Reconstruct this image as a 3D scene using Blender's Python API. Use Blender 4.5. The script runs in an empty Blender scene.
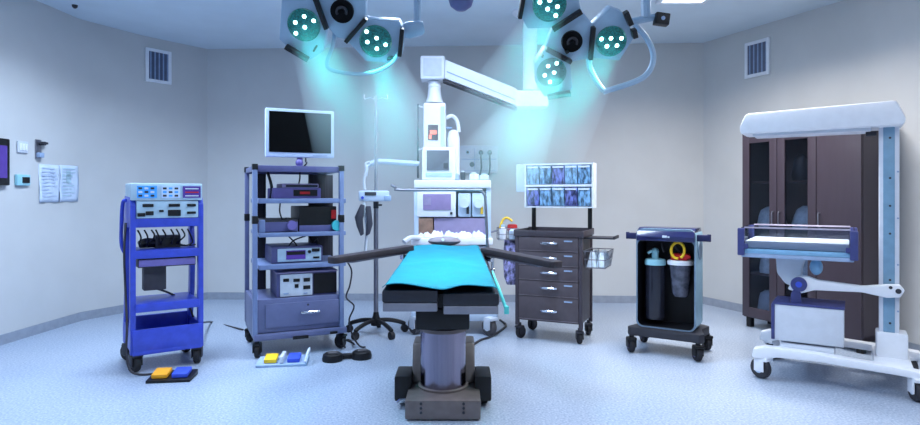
import bpy, bmesh, math, random
from mathutils import Vector, Matrix, Euler
random.seed(7)
scn = bpy.context.scene
COL = scn.collection
F, HY, CH = 600.0, 195.0, 1.25          # focal length in px, horizon row, eye height
R = math.radians
I4 = Matrix.Identity(4)

# ------------------------------------------------------------------ materials
def lin(c):
    return tuple((v/255/12.92 if v/255 <= .04045 else ((v/255+.055)/1.055)**2.4) for v in c) + (1,)
MATS = {}
def mat(name, rgb, rough=.5, metal=0, var=.06, scale=18, emit=None, es=1.0, trans=0, alpha=1, bump=0, bscale=60, coat=0, stretch=None, spec=.5, ior=1.45):
    m = bpy.data.materials.new(name); m.use_nodes = True
    nt = m.node_tree; b = nt.nodes['Principled BSDF']
    tc = nt.nodes.new('ShaderNodeTexCoord'); mp = nt.nodes.new('ShaderNodeMapping')
    nt.links.new(tc.outputs['Object'], mp.inputs[0])
    if stretch: mp.inputs['Scale'].default_value = stretch
    nz = nt.nodes.new('ShaderNodeTexNoise'); nz.inputs['Scale'].default_value = scale; nz.inputs['Detail'].default_value = 4
    nt.links.new(mp.outputs[0], nz.inputs['Vector'])
    mx = nt.nodes.new('ShaderNodeMix'); mx.data_type = 'RGBA'
    c = lin(rgb)
    mx.inputs['A'].default_value = tuple(max(0, v*(1-var)) for v in c[:3]) + (1,)
    mx.inputs['B'].default_value = tuple(min(1, v*(1+var)) for v in c[:3]) + (1,)
    mrg = nt.nodes.new('ShaderNodeMapRange'); mrg.inputs['From Min'].default_value=.36; mrg.inputs['From Max'].default_value=.64
    nt.links.new(nz.outputs['Fac'], mrg.inputs['Value']); nt.links.new(mrg.outputs[0], mx.inputs['Factor'])
    nt.links.new(mx.outputs['Result'], b.inputs['Base Color'])
    b.inputs['Roughness'].default_value = rough; b.inputs['Metallic'].default_value = metal
    b.inputs['Specular IOR Level'].default_value = spec; b.inputs['IOR'].default_value = ior
    b.inputs['Transmission Weight'].default_value = trans; b.inputs['Alpha'].default_value = alpha
    b.inputs['Coat Weight'].default_value = coat
    if emit: b.inputs['Emission Color'].default_value = lin(emit); b.inputs['Emission Strength'].default_value = es
    if bump:
        n2 = nt.nodes.new('ShaderNodeTexNoise'); n2.inputs['Scale'].default_value = bscale
        bp = nt.nodes.new('ShaderNodeBump'); bp.inputs['Strength'].default_value = bump; bp.inputs['Distance'].default_value = .01
        nt.links.new(mp.outputs[0], n2.inputs['Vector'])
        nt.links.new(n2.outputs['Fac'], bp.inputs['Height']); nt.links.new(bp.outputs[0], b.inputs['Normal'])
    MATS[name] = m
    return m

mat('wall_paint', (200,201,202), .55, var=.02, scale=3, bump=.03, bscale=180)
mat('ceiling_paint', (208,222,234), .7, var=.02, scale=3)
mat('skirting', (148,156,170), .4)
mat('white', (232,236,244), .35, var=.02)
mat('offwhite', (205,212,224), .4, var=.03)
mat('blue_white', (190,208,230), .4, var=.03)
mat('cart_blue', (56,76,192), .38, var=.08, coat=.2)
mat('cart_blue_dark', (30,34,78), .45)
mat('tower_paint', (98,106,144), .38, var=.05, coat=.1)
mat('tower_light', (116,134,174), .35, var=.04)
mat('tower_purple', (88,90,136), .42)
mat('black', (14,14,18), .45, var=.2)
mat('black_gloss', (4,4,6), .4, var=.1, spec=.12)
mat('dark_grey', (48,48,56), .5)
mat('dark_duct', (40,38,46), .6, stretch=(60,60,1), var=.35, scale=2)
mat('rubber', (30,30,36), .7)
mat('rubber_grey', (84,82,86), .7)
mat('steel', (176,176,186), .26, metal=1, var=.05, stretch=(1,1,40), scale=6)
mat('steel_dull', (150,150,160), .4, metal=1, var=.05)
mat('column_steel', (138,132,148), .2, metal=1, var=.06, stretch=(30,30,1), scale=3)
mat('base_brown', (112,104,104), .42, metal=.5, var=.08)
mat('cart_brown', (84,76,82), .5, var=.06)
mat('cart_edge', (120,112,118), .45)
mat('cart_frame', (66,60,68), .5)
mat('chrome', (220,224,232), .16, metal=1, var=.02)
mat('pad_black', (28,30,40), .42, var=.15, coat=.15)
mat('plate_grey', (128,130,142), .45, metal=.4)
mat('arm_brown', (52,46,52), .5, var=.12)
mat('headrest_grey', (136,130,140), .55)
mat('sheet', (0,128,150), .75, var=.05, scale=9, bump=.25, bscale=35)
mat('strap_cyan', (90,206,206), .5)
mat('teal', (70,190,200), .35)
mat('teal_pale', (150,205,220), .4)
mat('purple_knob', (112,104,170), .4)
mat('panel_pale', (176,204,222), .4)
mat('panel_white', (206,218,230), .4)
mat('lcd_blue', (60,130,210), .2, emit=(60,140,220), es=.5)
mat('lcd_pale', (170,190,225), .2, emit=(150,180,220), es=.35)
mat('lcd_purple', (70,52,130), .2, emit=(80,56,150), es=.3)
mat('screen_grey', (86,92,104), .2, emit=(90,96,110), es=.3)
mat('screen_purple', (120,110,150), .2, emit=(130,120,170), es=.35)
mat('display_red', (255,120,90), .3, emit=(255,120,90), es=.7)
mat('display_dark', (58,30,34), .3)
mat('yellow', (240,196,40), .45)
mat('orange', (244,168,30), .45)
mat('pedal_blue', (58,84,205), .45)
mat('red', (200,30,36), .45)
mat('wood', (62,53,63), .42, var=.04, scale=3, stretch=(12,12,1), coat=.1)
mat('wood_dark', (40,34,42), .5, var=.12, scale=3, stretch=(12,12,1))
mat('wood_inside', (104,84,84), .6)
mat('pink_grey', (176,168,186), .45)
mat('plastic_bag', (214,230,244), .3, var=.12, scale=30, bump=.6, bscale=30)
mat('bag_purple', (150,146,190), .4, var=.8, scale=34, bump=.5, bscale=40)
mat('bin_clear', (120,160,196), .3, var=.7, scale=26, stretch=(2,1,.7))
mat('bin_purple', (104,112,176), .3, var=.8, scale=26, stretch=(2,1,.7))
mat('bin_edge', (222,230,242), .35)
mat('paper', (206,220,240), .8, var=.03)
mat('print_grey', (150,172,204), .8)
mat('print_faint', (184,200,224), .8)
mat('print_teal', (178,206,220), .8)
mat('lamp_shell', (150,176,200), .35, var=.03)
mat('lamp_face', (160,190,210), .35, var=.03)
mat('lamp_lens', (14,74,80), .25, var=.8, scale=120, emit=(10,120,120), es=.16)
mat('led', (230,255,255), .3, emit=(190,255,250), es=6)
mat('panel_light', (255,255,255), .4, emit=(225,238,255), es=5)
mat('warm_bed_blue', (128,176,212), .4)
mat('warm_purple', (62,68,122), .4)
mat('column_blue', (122,160,188), .35)
mat('column_white', (214,220,232), .4, var=.03)
mat('brown_box', (140,110,96), .6, var=.2)
mat('panel_lilac', (150,140,176), .45, var=.05)
mat('cuff', (70,72,84), .7)
mat('tube_clear', (206,216,226), .3)
mat('jar_smoke', (44,46,60), .15, var=.1, trans=.3)
mat('jar_clear', (98,102,120), .2, var=.35, trans=.3)
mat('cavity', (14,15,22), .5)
mat('suction_top', (32,36,84), .22, coat=.5)
mat('suction_side', (150,186,204), .35)
mat('frame_teal', (112,134,156), .3)
mat('vent_dark', (96,106,132), .5)

def glass(name, rgb, rough=.02, blend=.12):
    m = bpy.data.materials.new(name); m.use_nodes = True; nt = m.node_tree
    for n in list(nt.nodes): nt.nodes.remove(n)
    out = nt.nodes.new('ShaderNodeOutputMaterial'); tr = nt.nodes.new('ShaderNodeBsdfTransparent')
    gl = nt.nodes.new('ShaderNodeBsdfGlossy'); mx = nt.nodes.new('ShaderNodeMixShader'); fr = nt.nodes.new('ShaderNodeFresnel')
    nz = nt.nodes.new('ShaderNodeTexNoise'); nz.inputs['Scale'].default_value = 4
    mr = nt.nodes.new('ShaderNodeMapRange'); mr.inputs['To Min'].default_value = rough; mr.inputs['To Max'].default_value = rough+.06
    nt.links.new(nz.outputs['Fac'], mr.inputs['Value']); nt.links.new(mr.outputs[0], gl.inputs['Roughness'])
    tr.inputs[0].default_value = lin(rgb); fr.inputs[0].default_value = 1.0+blend*4
    nt.links.new(fr.outputs[0], mx.inputs[0]); nt.links.new(tr.outputs[0], mx.inputs[1]); nt.links.new(gl.outputs[0], mx.inputs[2])
    nt.links.new(mx.outputs[0], out.inputs[0]); MATS[name] = m
glass('acrylic', (236,242,250))
glass('cabinet_glass', (225,228,235), .02, .08)
glass('jar_glass', (150,156,176), .08)

def floor_mat():
    m = bpy.data.materials.new('vinyl_floor'); m.use_nodes = True; nt = m.node_tree; b = nt.nodes['Principled BSDF']
    tc = nt.nodes.new('ShaderNodeTexCoord')
    def noise(s, d):
        n = nt.nodes.new('ShaderNodeTexNoise'); n.inputs['Scale'].default_value = s; n.inputs['Detail'].default_value = d
        nt.links.new(tc.outputs['Object'], n.inputs['Vector']); return n
    v = noise(75, 4)
    rp = nt.nodes.new('ShaderNodeValToRGB'); nt.links.new(v.outputs['Fac'], rp.inputs[0])
    e = rp.color_ramp.elements
    e[0].position = .30; e[0].color = lin((124,144,172)); e[1].position = .62; e[1].color = lin((180,190,206))
    k = e.new(.74); k.color = lin((206,212,224))
    n1 = noise(1.1, 2)
    mx = nt.nodes.new('ShaderNodeMix'); mx.data_type = 'RGBA'; mx.blend_type = 'MULTIPLY'; mx.inputs['Factor'].default_value = .35
    r2 = nt.nodes.new('ShaderNodeValToRGB'); nt.links.new(n1.outputs['Fac'], r2.inputs[0])
    r2.color_ramp.elements[0].color = (.72,.8,.9,1); r2.color_ramp.elements[0].position=.35
    r2.color_ramp.elements[1].color = (1,1,1,1); r2.color_ramp.elements[1].position=.65
    nt.links.new(rp.outputs[0], mx.inputs['A']); nt.links.new(r2.outputs[0], mx.inputs['B'])
    nt.links.new(mx.outputs['Result'], b.inputs['Base Color'])
    b.inputs['Roughness'].default_value = .34; b.inputs['Specular IOR Level'].default_value = .55
    n2 = noise(9, 3); bp = nt.nodes.new('ShaderNodeBump'); bp.inputs['Strength'].default_value = .03; bp.inputs['Distance'].default_value = .02
    nt.links.new(n2.outputs['Fac'], bp.inputs['Height']); nt.links.new(bp.outputs[0], b.inputs['Normal'])
    MATS['vinyl_floor'] = m
floor_mat()

# ------------------------------------------------------------------ mesh builder
class MB:
    def __init__(s, default='white', M=None, off=None):
        s.v = []; s.f = []; s.fm = []; s.mats = []; s.d = default
        s.M = M if M is not None else I4
        if off is not None: s.M = Matrix.Translation(-Vector(off)) @ s.M
    def mi(s, m):
        m = m or s.d
        if m not in s.mats: s.mats.append(m)
        return s.mats.index(m)
    def add(s, verts, faces, m=None, L=None):
        b = len(s.v); T = s.M @ L if L is not None else s.M
        s.v += [T @ Vector(v) for v in verts]
        i = s.mi(m)
        for f in faces: s.f.append([b+k for k in f]); s.fm.append(i)
        return s
    def box(s, c, size, m=None, bev=0, rot=(0,0,0), taper=1):
        x, y, z = (a/2 for a in size)
        L = Matrix.Translation(Vector(c)) @ Euler([R(a) for a in rot]).to_matrix().to_4x4()
        vs = [(-x,-y,-z),(x,-y,-z),(x,y,-z),(-x,y,-z),(-x*taper,-y*taper,z),(x*taper,-y*taper,z),(x*taper,y*taper,z),(-x*taper,y*taper,z)]
        fs = [(0,3,2,1),(4,5,6,7),(0,1,5,4),(1,2,6,5),(2,3,7,6),(3,0,4,7)]
        bev = min(bev, min(size)*.45)
        if bev > 0:
            bm = bmesh.new(); bv = [bm.verts.new(v) for v in vs]
            for f in fs: bm.faces.new([bv[i] for i in f])
            bmesh.ops.bevel(bm, geom=list(bm.edges), offset=bev, segments=2, profile=.6, affect='EDGES')
            bm.verts.index_update()
            vs = [v.co.copy() for v in bm.verts]; fs = [[v.index for v in f.verts] for f in bm.faces]; bm.free()
        return s.add(vs, fs, m, L)
    def bx(s, x0, x1, y0, y1, z0, z1, m=None, bev=0):
        return s.box(((x0+x1)/2,(y0+y1)/2,(z0+z1)/2), (abs(x1-x0),abs(y1-y0),abs(z1-z0)), m, bev)
    def cyl(s, p0, p1, r0, m=None, r1=None, seg=16):
        return s.lathe([(0,0),(r0,0),(r0 if r1 is None else r1,1),(0,1)], p0, p1, m, seg, unit=True)
    def lathe(s, prof, p0, p1=None, m=None, seg=20, unit=False):
        p0 = Vector(p0); p1 = Vector(p1) if p1 is not None else p0+Vector((0,0,1))
        d = p1-p0; ln = d.length; q = d.to_track_quat('Z','Y').to_matrix().to_4x4()
        L = Matrix.Translation(p0) @ q; vs = []; fs = []; rings = []
        for r, h in prof:
            h = h*ln if unit else h
            if r < 1e-6: rings.append([len(vs)]); vs.append((0,0,h))
            else:
                rings.append(list(range(len(vs), len(vs)+seg)))
                vs += [(r*math.cos(2*math.pi*k/seg), r*math.sin(2*math.pi*k/seg), h) for k in range(seg)]
        for a, b in zip(rings, rings[1:]):
            for k in range(seg):
                j = (k+1) % seg
                if len(a) == 1 and len(b) == 1: break
                if len(a) == 1: fs.append((a[0], b[j], b[k]))
                elif len(b) == 1: fs.append((a[k], a[j], b[0]))
                else: fs.append((a[k], a[j], b[j], b[k]))
        return s.add(vs, fs, m, L)
    def tube(s, pts, r, m=None, seg=8, smooth=0, closed=False):
        pts = [Vector(p) for p in pts]
        if smooth: pts = spline(pts, smooth, closed)
        n = len(pts); vs = []; fs = []; up = None
        for i, p in enumerate(pts):
            a = pts[(i-1) % n] if closed else pts[max(i-1,0)]; b = pts[(i+1) % n] if closed else pts[min(i+1,n-1)]
            t = (b-a).normalized() if (b-a).length > 1e-9 else Vector((0,0,1))
            if up is None: up = t.orthogonal().normalized()
            up = (up - t*up.dot(t)); up = up.normalized() if up.length > 1e-6 else t.orthogonal().normalized()
            w = t.cross(up)
            rr = r[i*len(r)//n] if isinstance(r, (list,tuple)) else r
            vs += [p + (up*math.cos(2*math.pi*k/seg) + w*math.sin(2*math.pi*k/seg))*rr for k in range(seg)]
        for i in range(n if closed else n-1):
            for k in range(seg):
                a, b = i*seg, ((i+1) % n)*seg; j = (k+1) % seg
                fs.append((a+k, a+j, b+j, b+k))
        if not closed: fs += [tuple(range(seg))[::-1], tuple(range((n-1)*seg, n*seg))]
        return s.add(vs, fs, m)
    def prism(s, poly, y0, y1, m=None, plane='xz', bev=0):
        # poly in (a,b); extruded along the third axis between y0 and y1
        def P(a, b, t): return {'xz': (a,t,b), 'xy': (a,b,t), 'yz': (t,a,b)}[plane]
        n = len(poly); vs = [P(a,b,y0) for a,b in poly] + [P(a,b,y1) for a,b in poly]
        fs = [tuple(range(n)), tuple(range(2*n-1, n-1, -1))] + [(i+n, (i+1) % n + n, (i+1) % n, i) for i in range(n)]
        bm = bmesh.new(); bv = [bm.verts.new(v) for v in vs]
        for f in fs: bm.faces.new([bv[i] for i in f])
        bmesh.ops.recalc_face_normals(bm, faces=bm.faces)
        if bev: bmesh.ops.bevel(bm, geom=list(bm.edges), offset=bev, segments=2, profile=.6, affect='EDGES')
        bmesh.ops.triangulate(bm, faces=[f for f in bm.faces if len(f.verts) > 4])
        bm.verts.index_update(); vs = [v.co.copy() for v in bm.verts]; fs = [[v.index for v in f.verts] for f in bm.faces]; bm.free()
        return s.add(vs, fs, m)
    def ball(s, c, r, m=None, sc=(1,1,1), seg=14):
        n = 8; prof = [(math.sin(math.pi*k/n), -math.cos(math.pi*k/n)) for k in range(n+1)]
        prof[0] = (0,-1); prof[-1] = (0,1)
        t = MB(); t.lathe(prof, (0,0,0), None, None, seg)
        return s.add([(c[0]+v.x*r*sc[0], c[1]+v.y*r*sc[1], c[2]+v.z*r*sc[2]) for v in t.v], t.f, m)
    def build(s, name, parent=None, angle=35):
        me = bpy.data.meshes.new(name)
        me.from_pydata([tuple(v) for v in s.v], [], s.f)
        for m in s.mats: me.materials.append(MATS[m])
        me.polygons.foreach_set('material_index', s.fm)
        bm = bmesh.new(); bm.from_mesh(me); bmesh.ops.recalc_face_normals(bm, faces=bm.faces); bm.to_mesh(me); bm.free()
        me.polygons.foreach_set('use_smooth', [True]*len(me.polygons))
        me.set_sharp_from_angle(angle=R(angle)); me.update()
        o = bpy.data.objects.new(name, me); COL.objects.link(o)
        if parent: o.parent = parent
        return o

def spline(pts, k, closed=False):
    n = len(pts); out = []
    for i in range(n if closed else n-1):
        g = lambda j: pts[j % n] if closed else pts[min(max(j,0),n-1)]
        a, b, c, d = g(i-1), g(i), g(i+1), g(i+2)
        for q in range(k):
            t = q/k
            out.append(.5*((2*b)+(c-a)*t+(2*a-5*b+4*c-d)*t*t+(3*b-a-3*c+d)*t**3))
    if not closed: out.append(pts[-1])
    return out
def rrect(w, h, r, n=5, cx=0, cy=0):
    out = []
    for sx, sy, a0 in ((1,1,0),(-1,1,90),(-1,-1,180),(1,-1,270)):
        for k in range(n+1):
            a = R(a0+90*k/n); out.append((cx+sx*(w/2-r)+r*math.cos(a), cy+sy*(h/2-r)+r*math.sin(a)))
    return out

def tag(o, label=None, cat=None, group=None, kind=None):
    if label: o['label'] = label
    if cat: o['category'] = cat
    if group: o['group'] = group
    if kind: o['kind'] = kind
    return o
class Thing:
    def __init__(s, name, label, cat, loc=(0,0,0), yaw=0, group=None):
        s.o = bpy.data.objects.new(name, None); COL.objects.link(s.o); s.o.empty_display_size = .1
        s.loc = Vector(loc); s.o.location = loc; s.yaw = R(yaw); s.o.rotation_euler = (0,0,s.yaw)
        tag(s.o, label, cat, group)
    def L(s, px, py, y):            # local point on the plane y = const seen at px, py of the photo (measuring aid)
        c, n = math.cos(s.yaw), math.sin(s.yaw); k = (px-460)/F
        x = (k*(s.loc.y+y*c) - s.loc.x + y*n)/(c-k*n); Y = s.loc.y + x*n + y*c
        return Vector((x, y, CH-(py-HY)*Y/F - s.loc.z))
    def W(s, p):
        return Vector(s.loc) + Matrix.Rotation(s.yaw, 3, 'Z') @ Vector(p)
def P(px, py, Y): return Vector(((px-460)*Y/F, Y, CH-(py-HY)*Y/F))
def G(px, py):
    Y = F*CH/(py-HY); return Vector(((px-460)*Y/F, Y, 0))

def caster(par, x, y, r=.05, fork='dark_grey', tyre='rubber_grey', a=0, top=None, hub='black', z0=0):
    top = top or r*2.2
    M = Matrix.Translation((x,y,z0)) @ Matrix.Rotation(R(a),4,'Z')
    m = MB(fork, M)
    m.cyl((0,0,r*1.9),(0,0,top), r*.32)
    m.box((0,0,r*1.95),(r*1.1,r*1.3,r*.35), bev=r*.1)
    for sx in (-1,1): m.box((sx*r*.52,r*.15,r*1.35),(r*.14,r*1.0,r*1.2), bev=r*.05)
    c = m.build('caster', par)
    w = MB(tyre, M)
    w.lathe([(0,-.36*r),(r*.55,-.36*r),(r*.9,-.34*r),(r,-.2*r),(r,.2*r),(r*.9,.34*r),(r*.55,.36*r),(0,.36*r)], (0,r*.3,r), (1,r*.3,r), tyre, 22)
    w.cyl((-.42*r,r*.3,r),(.42*r,r*.3,r), r*.45, hub)
    w.build('wheel', c)
    return c
def handle_bar(m, a, b, out, r, mt=None):
    a, b, o = Vector(a), Vector(b), Vector(out)
    m.tube([a, a+o*.8, a+o+(b-a)*.1, b+o-(b-a)*.1, b+o*.8, b], r, mt, 8)

# ------------------------------------------------------------------ the room
H = 3.0
left = [(-3.86,-1.6),(-3.83,5.0),(-3.78,5.97),(-3.49,6.57),(-3.03,7.20)]
back = [(-3.03,7.20),(2.80,6.90)]
right = [(2.80,6.90),(3.47,5.35),(3.60,4.50),(3.62,-1.6)]
front = [(3.62,-1.6),(-3.86,-1.6)]
def offs(pts, d):
    out = []
    for i, p in enumerate(pts):
        a = Vector(pts[max(i-1,0)]); b = Vector(pts[min(i+1,len(pts)-1)]); t = (b-a).normalized()
        out.append((p[0]-t.y*d, p[1]+t.x*d))
    return out
def strip(name, pts, d, z0, z1, m, bev=0):
    o = offs(pts, d); poly = pts + o[::-1]
    mb = MB(m); mb.prism(poly, z0, z1, m, 'xy'); ob = mb.build(name, None, 30); ob['kind'] = 'structure'; return ob
for nm, pts in (('left',left),('back',back),('right',right),('front',front)):
    strip('wall_'+nm, pts, .12, 0, H, 'wall_paint')
    if nm != 'front': strip('baseboard_'+nm, pts, -.014, 0, .085, 'skirting')
poly = left[:-1] + [back[0]] + right[:-1] + [front[0]]
f = MB('vinyl_floor').prism(poly, -.1, 0, None, 'xy').build('floor'); f['kind'] = 'structure'
c = MB('ceiling_paint').prism(poly, H, H+.1, None, 'xy').build('ceiling'); c['kind'] = 'structure'

# ceiling light panels
def ceiling_light(x, y, w, d, col, power, label):
    t = Thing('ceiling_light', label, 'light', (x,y,H), group=None)
    m = MB('white'); 
    for sx in (-1,1):
        m.box((sx*(w/2+.02),0,-.012),(.04,d+.08,.024), bev=.004); m.box((0,sx*(d/2+.02),-.012),(w,.04,.024), bev=.004)
    m.build('frame', t.o)
    MB('panel_light').box((0,0,-.008),(w,d,.012)).build('diffuser', t.o)
    l = bpy.data.lights.new('panel_lamp','AREA'); l.shape='RECTANGLE'; l.size=w; l.size_y=d; l.energy=power; l.color=lin(col)[:3]
    o = bpy.data.objects.new('panel_lamp', l); COL.objects.link(o); o.parent = t.o; o.location = (0,0,-.03); l.spread = R(145)
BL, WM = (208,230,255), (255,250,244)
ceiling_light(1.99,4.82,.36,1.15,WM,50,'long ceiling light at the top edge above the black cart')
ceiling_light(-2.3,4.55,.6,1.2,BL,58,'ceiling light panel over the blue trolley')
ceiling_light(-2.3,1.6,.6,1.2,BL,22,'ceiling light panel over the floor left of the camera')
ceiling_light(2.0,1.6,.6,1.2,WM,24,'ceiling light panel over the floor right of the camera')
ceiling_light(.0,4.45,1.1,.6,BL,30,'ceiling light panel above the operating table between the lamps')  # added panel out of view, brightens the pendant, machine and table
ceiling_light(0.0,1.2,.6,1.2,BL,14,'ceiling light panel over the floor before the table')

# ------------------------------------------------------------------ wall fittings
def on_wall(pts, px):               # point of a wall polyline under a photo column, and the wall's direction
    k = (px-460)/F
    for a, b in zip(pts, pts[1:]):
        a, b = Vector(a), Vector(b); d = b-a
        t = (k*a.y-a.x)/(d.x-k*d.y)
        if -1e-6 <= t <= 1+1e-6: return a+d*t, d.normalized()
def wall_frame(pts, px, py):
    p, d = on_wall(pts, px)
    ang = math.degrees(math.atan2(d.y, d.x))
    if d.x < 0 or (abs(d.x) < .3 and pts is left and d.y < 0): ang += 180
    return Vector((p.x,p.y,CH-(py-HY)*p.y/F)), ang
def wall_vent(pts, px, py, w, h, label):
    p, a = wall_frame(pts, px, py)
    t = Thing('wall_vent', label, 'vent', p, a)
    m = MB('white'); e = .035
    for sx in (-1,1):
        m.box((sx*(w-e)/2,-.012,0),(e,.024,h), bev=.005); m.box((0,-.012,sx*(h-e)/2),(w-2*e,.024,e), bev=.005)
    m.build('frame', t.o)
    g = MB('vent_dark'); g.box((0,-.003,0),(w-2*e,.004,h-2*e))
    n = 14
    for k in range(n): g.box((-(w-2*e)/2+(k+.5)*(w-2*e)/n,-.012,0),(.011,.012,h-2*e),'print_grey' if k % 3 == 1 else 'vent_dark', rot=(0,0,30))
    g.build('grille', t.o)
wall_vent(left, 158, 66.5, .29, .375, 'white framed air vent high on the left corner wall')
wall_vent(right, 758, 58.5, .30, .375, 'white framed air vent high on the right wall above the brown cabinet')

# wall fittings on the left wall
p, a = wall_frame(left, 1, 162)
t = Thing('wall_panel', 'black framed touch panel on the left wall at the picture edge', 'panel', (p.x,4.90,p.z), 90)
MB('black').box((0,-.022,0),(.30,.044,.39), bev=.01).build('housing', t.o)
MB('lcd_purple').box((0,-.047,.0),(.22,.006,.27)).build('screen', t.o)
p, a = wall_frame(left, 21.5, 147)
t = Thing('light_switch', 'white square switch plate above the small black thermostat', 'switch', p, 90)
MB('offwhite').box((0,-.008,0),(.12,.016,.10), bev=.004).build('plate', t.o)
for sx in (-1,0,1): MB('white').box((sx*.034,-.018,0),(.028,.008,.06), bev=.002).build('button', t.o)
p, a = wall_frame(left, 37.5, 149)
t = Thing('wall_hook', 'small grey metal bracket above the left corner of the posted papers', 'bracket', p, 90)
MB('steel_dull').box((0,-.006,0),(.07,.012,.17), bev=.003).build('plate', t.o)
MB('dark_grey').cyl((.015,-.01,.05),(.015,-.06,.05), .018).box((.03,-.045,.055),(.07,.02,.02),bev=.004).build('hook', t.o)
MB('print_grey').box((-.005,-.03,-.055),(.055,.04,.045), bev=.008).build('clip', t.o)
p, a = wall_frame(left, 21, 180)
t = Thing('thermostat', 'small thermostat box with a black display on the left wall', 'thermostat', p, 90)
MB('teal_pale').box((0,-.014,0),(.155,.028,.095), bev=.006).build('housing', t.o)
MB('black').box((.02,-.03,.0),(.085,.006,.05)).build('display', t.o)
for px, dx, lab, mk in ((49,0,'posted paper sheet, the left one of the pair on the wall','print_faint'),(68.5,1,'posted paper sheet, the right one of the pair on the wall','print_teal')):
    p, d = on_wall(left, px); ang = math.degrees(math.atan2(d.y,d.x))
    t = Thing('paper_sheet', lab, 'paper', (p.x,p.y,CH-(183.5-HY)*p.y/F), ang)
    m = MB('paper'); N = 8; w, h = .262, .35
    vs = []; fs = []
    for j in range(N+1):
        for i in range(N+1):
            vs.append((-w/2+w*i/N, -.008-.006*math.sin(i*1.3+j*.7+dx), -h/2+h*j/N))
    fs = [(j*(N+1)+i, j*(N+1)+i+1, (j+1)*(N+1)+i+1, (j+1)*(N+1)+i) for j in range(N) for i in range(N)]
    m.add(vs, fs); o = m.build('sheet', t.o); md = o.modifiers.new('thickness','SOLIDIFY'); md.thickness=.0012
    q = MB(mk)
    rr = random.Random(5+dx)
    for k in range(9):
        ww = rr.uniform(.08,.2); q.box((-w/2+.03+ww/2,-.0155,h/2-.035-k*.032),(ww,.001,.008 if k != 2 else .02))
    if dx: q.box((-.02,-.0155,.06),(.06,.001,.12))
    q.build('print', t.o)
t = Thing('ceiling_sensor','tiny dark round sensor on the ceiling near the left wall','sensor',(-3.55,5.53,3.0),0)
MB('dark_grey').lathe([(0,0),(.025,0),(.022,-.018),(.01,-.03),(0,-.03)],(0,0,0)).build('dome', t.o)

# gas outlet panel on the back wall
p, d = on_wall(back, 479); a = math.degrees(math.atan2(d.y,d.x))
t = Thing('gas_outlet_panel', 'pale wall panel with two dark plugs behind the white anesthesia machine', 'outlet panel', (p.x,p.y,CH-(159.5-HY)*p.y/F), a)
MB('offwhite').box((0,-.025,0),(.44,.05,.32), bev=.008).build('housing', t.o)
m = MB('print_grey'); m.box((0,-.052,0),(.40,.004,.008)); m.box((0,-.052,-.135),(.40,.004,.006)); m.box((-.05,-.052,0),(.005,.004,.26)); m.build('trim_line', t.o)
for x, z in ((-.13,.08),(.02,.08),(.12,.08)):
    k = MB('panel_pale'); k.cyl((x,-.05,z),(x,-.066,z),.026).cyl((x,-.066,z),(x,-.07,z),.015,'dark_grey'); k.build('socket', t.o)
MB('dark_grey').cyl((-.08,-.05,-.06),(-.08,-.062,-.06),.028).build('gauge', t.o)
for x in (.025,.125):
    k = MB('dark_grey'); k.cyl((x,-.066,.08),(x,-.12,.07),.026).tube([(x,-.11,.07),(x,-.13,.02),(x+.004,-.1,-.1),(x-.02,-.08,-.22)],.010,smooth=5); k.build('plug', t.o)

# ------------------------------------------------------------------ blue trolley
t = BT = Thing('blue_trolley', 'bright blue equipment trolley on castors at the left, carrying two control units', 'trolley', (-2.232,4.503,0), 35)
def side(sx, name):
    x0, x1 = (sx*.222-.018, sx*.222+.018)
    pr = [(-.23,.13),(-.23,1.16),(-.19,1.235),(.05,1.25),(.13,1.20),(.15,1.06),(.10,.90),(.085,.72),(.10,.50),(.15,.34),(.21,.24),(.21,.13)]
    hole = [(-.19,.36),(-.19,1.0),(.03,1.0),(.045,.9),(.03,.72),(.045,.50),(.09,.36)]
    m = MB('cart_blue')
    m.prism([(-.235,.13),(-.235,1.18),(-.20,1.235),(-.175,1.2),(-.175,.13)], x0, x1, None, 'yz', .006)
    m.prism([(-.20,1.02),(-.20,1.235),(.10,1.245),(.165,1.19),(.175,1.06),(.12,.98),(.03,1.02)], x0, x1, None, 'yz', .006)
    rear = [(.175,1.08),(.145,.92),(.13,.72),(.145,.52),(.19,.36),(.225,.25),(.225,.14)]
    m.prism([(y-.075,z) for y,z in rear]+[(y,z) for y,z in rear[::-1]], x0, x1, None, 'yz', .006)
    m.build(name, t.o)
side(-1,'side_frame'); side(1,'side_frame')
MB('cart_blue').bx(-.207,.207,-.235,.17,1.02,1.085,None,.008).build('shelf', t.o)
MB('cart_blue').bx(-.207,.207,-.235,.13,.80,.86,None,.008).build('shelf', t.o)
MB('cart_blue').bx(-.21,.21,-.25,.16,.425,.485,None,.010).build('shelf', t.o)
m = MB('cart_blue'); m.bx(-.228,.228,-.25,.20,.125,.16,None,.008); m.bx(-.228,.228,-.25,-.225,.15,.305,None,.006); m.bx(-.228,.228,.18,.205,.15,.33,None,.006)
for sx in (-1,1): m.bx(sx*.226-.012,sx*.226+.012,-.24,.2,.15,.305,None,.004)
m.build('bottom_bin', t.o)
m = MB('dark_grey'); m.bx(-.19,.19,-.215,.10,.735,.798,None,.006); m.bx(-.185,.185,-.222,-.214,.742,.79,'purple_knob',.003); m.build('drawer', t.o)
MB('rubber_grey').box((-.06,-.02,.64),(.15,.10,.18),bev=.008).build('power_box', t.o)
hm = MB('cart_blue'); hm.tube([(-.240,-.02,1.21),(-.262,.0,1.19),(-.268,.03,1.02),(-.262,.08,.88),(-.24,.08,.82)],.013,smooth=5); hm.build('push_handle', t.o)
for x,y,a in ((-.20,-.20,15),(.20,-.20,-20),(-.20,.18,30),(.20,.18,10)): caster(t.o,x,y,.063,'dark_grey','rubber',a,.135,'rubber_grey')
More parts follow.
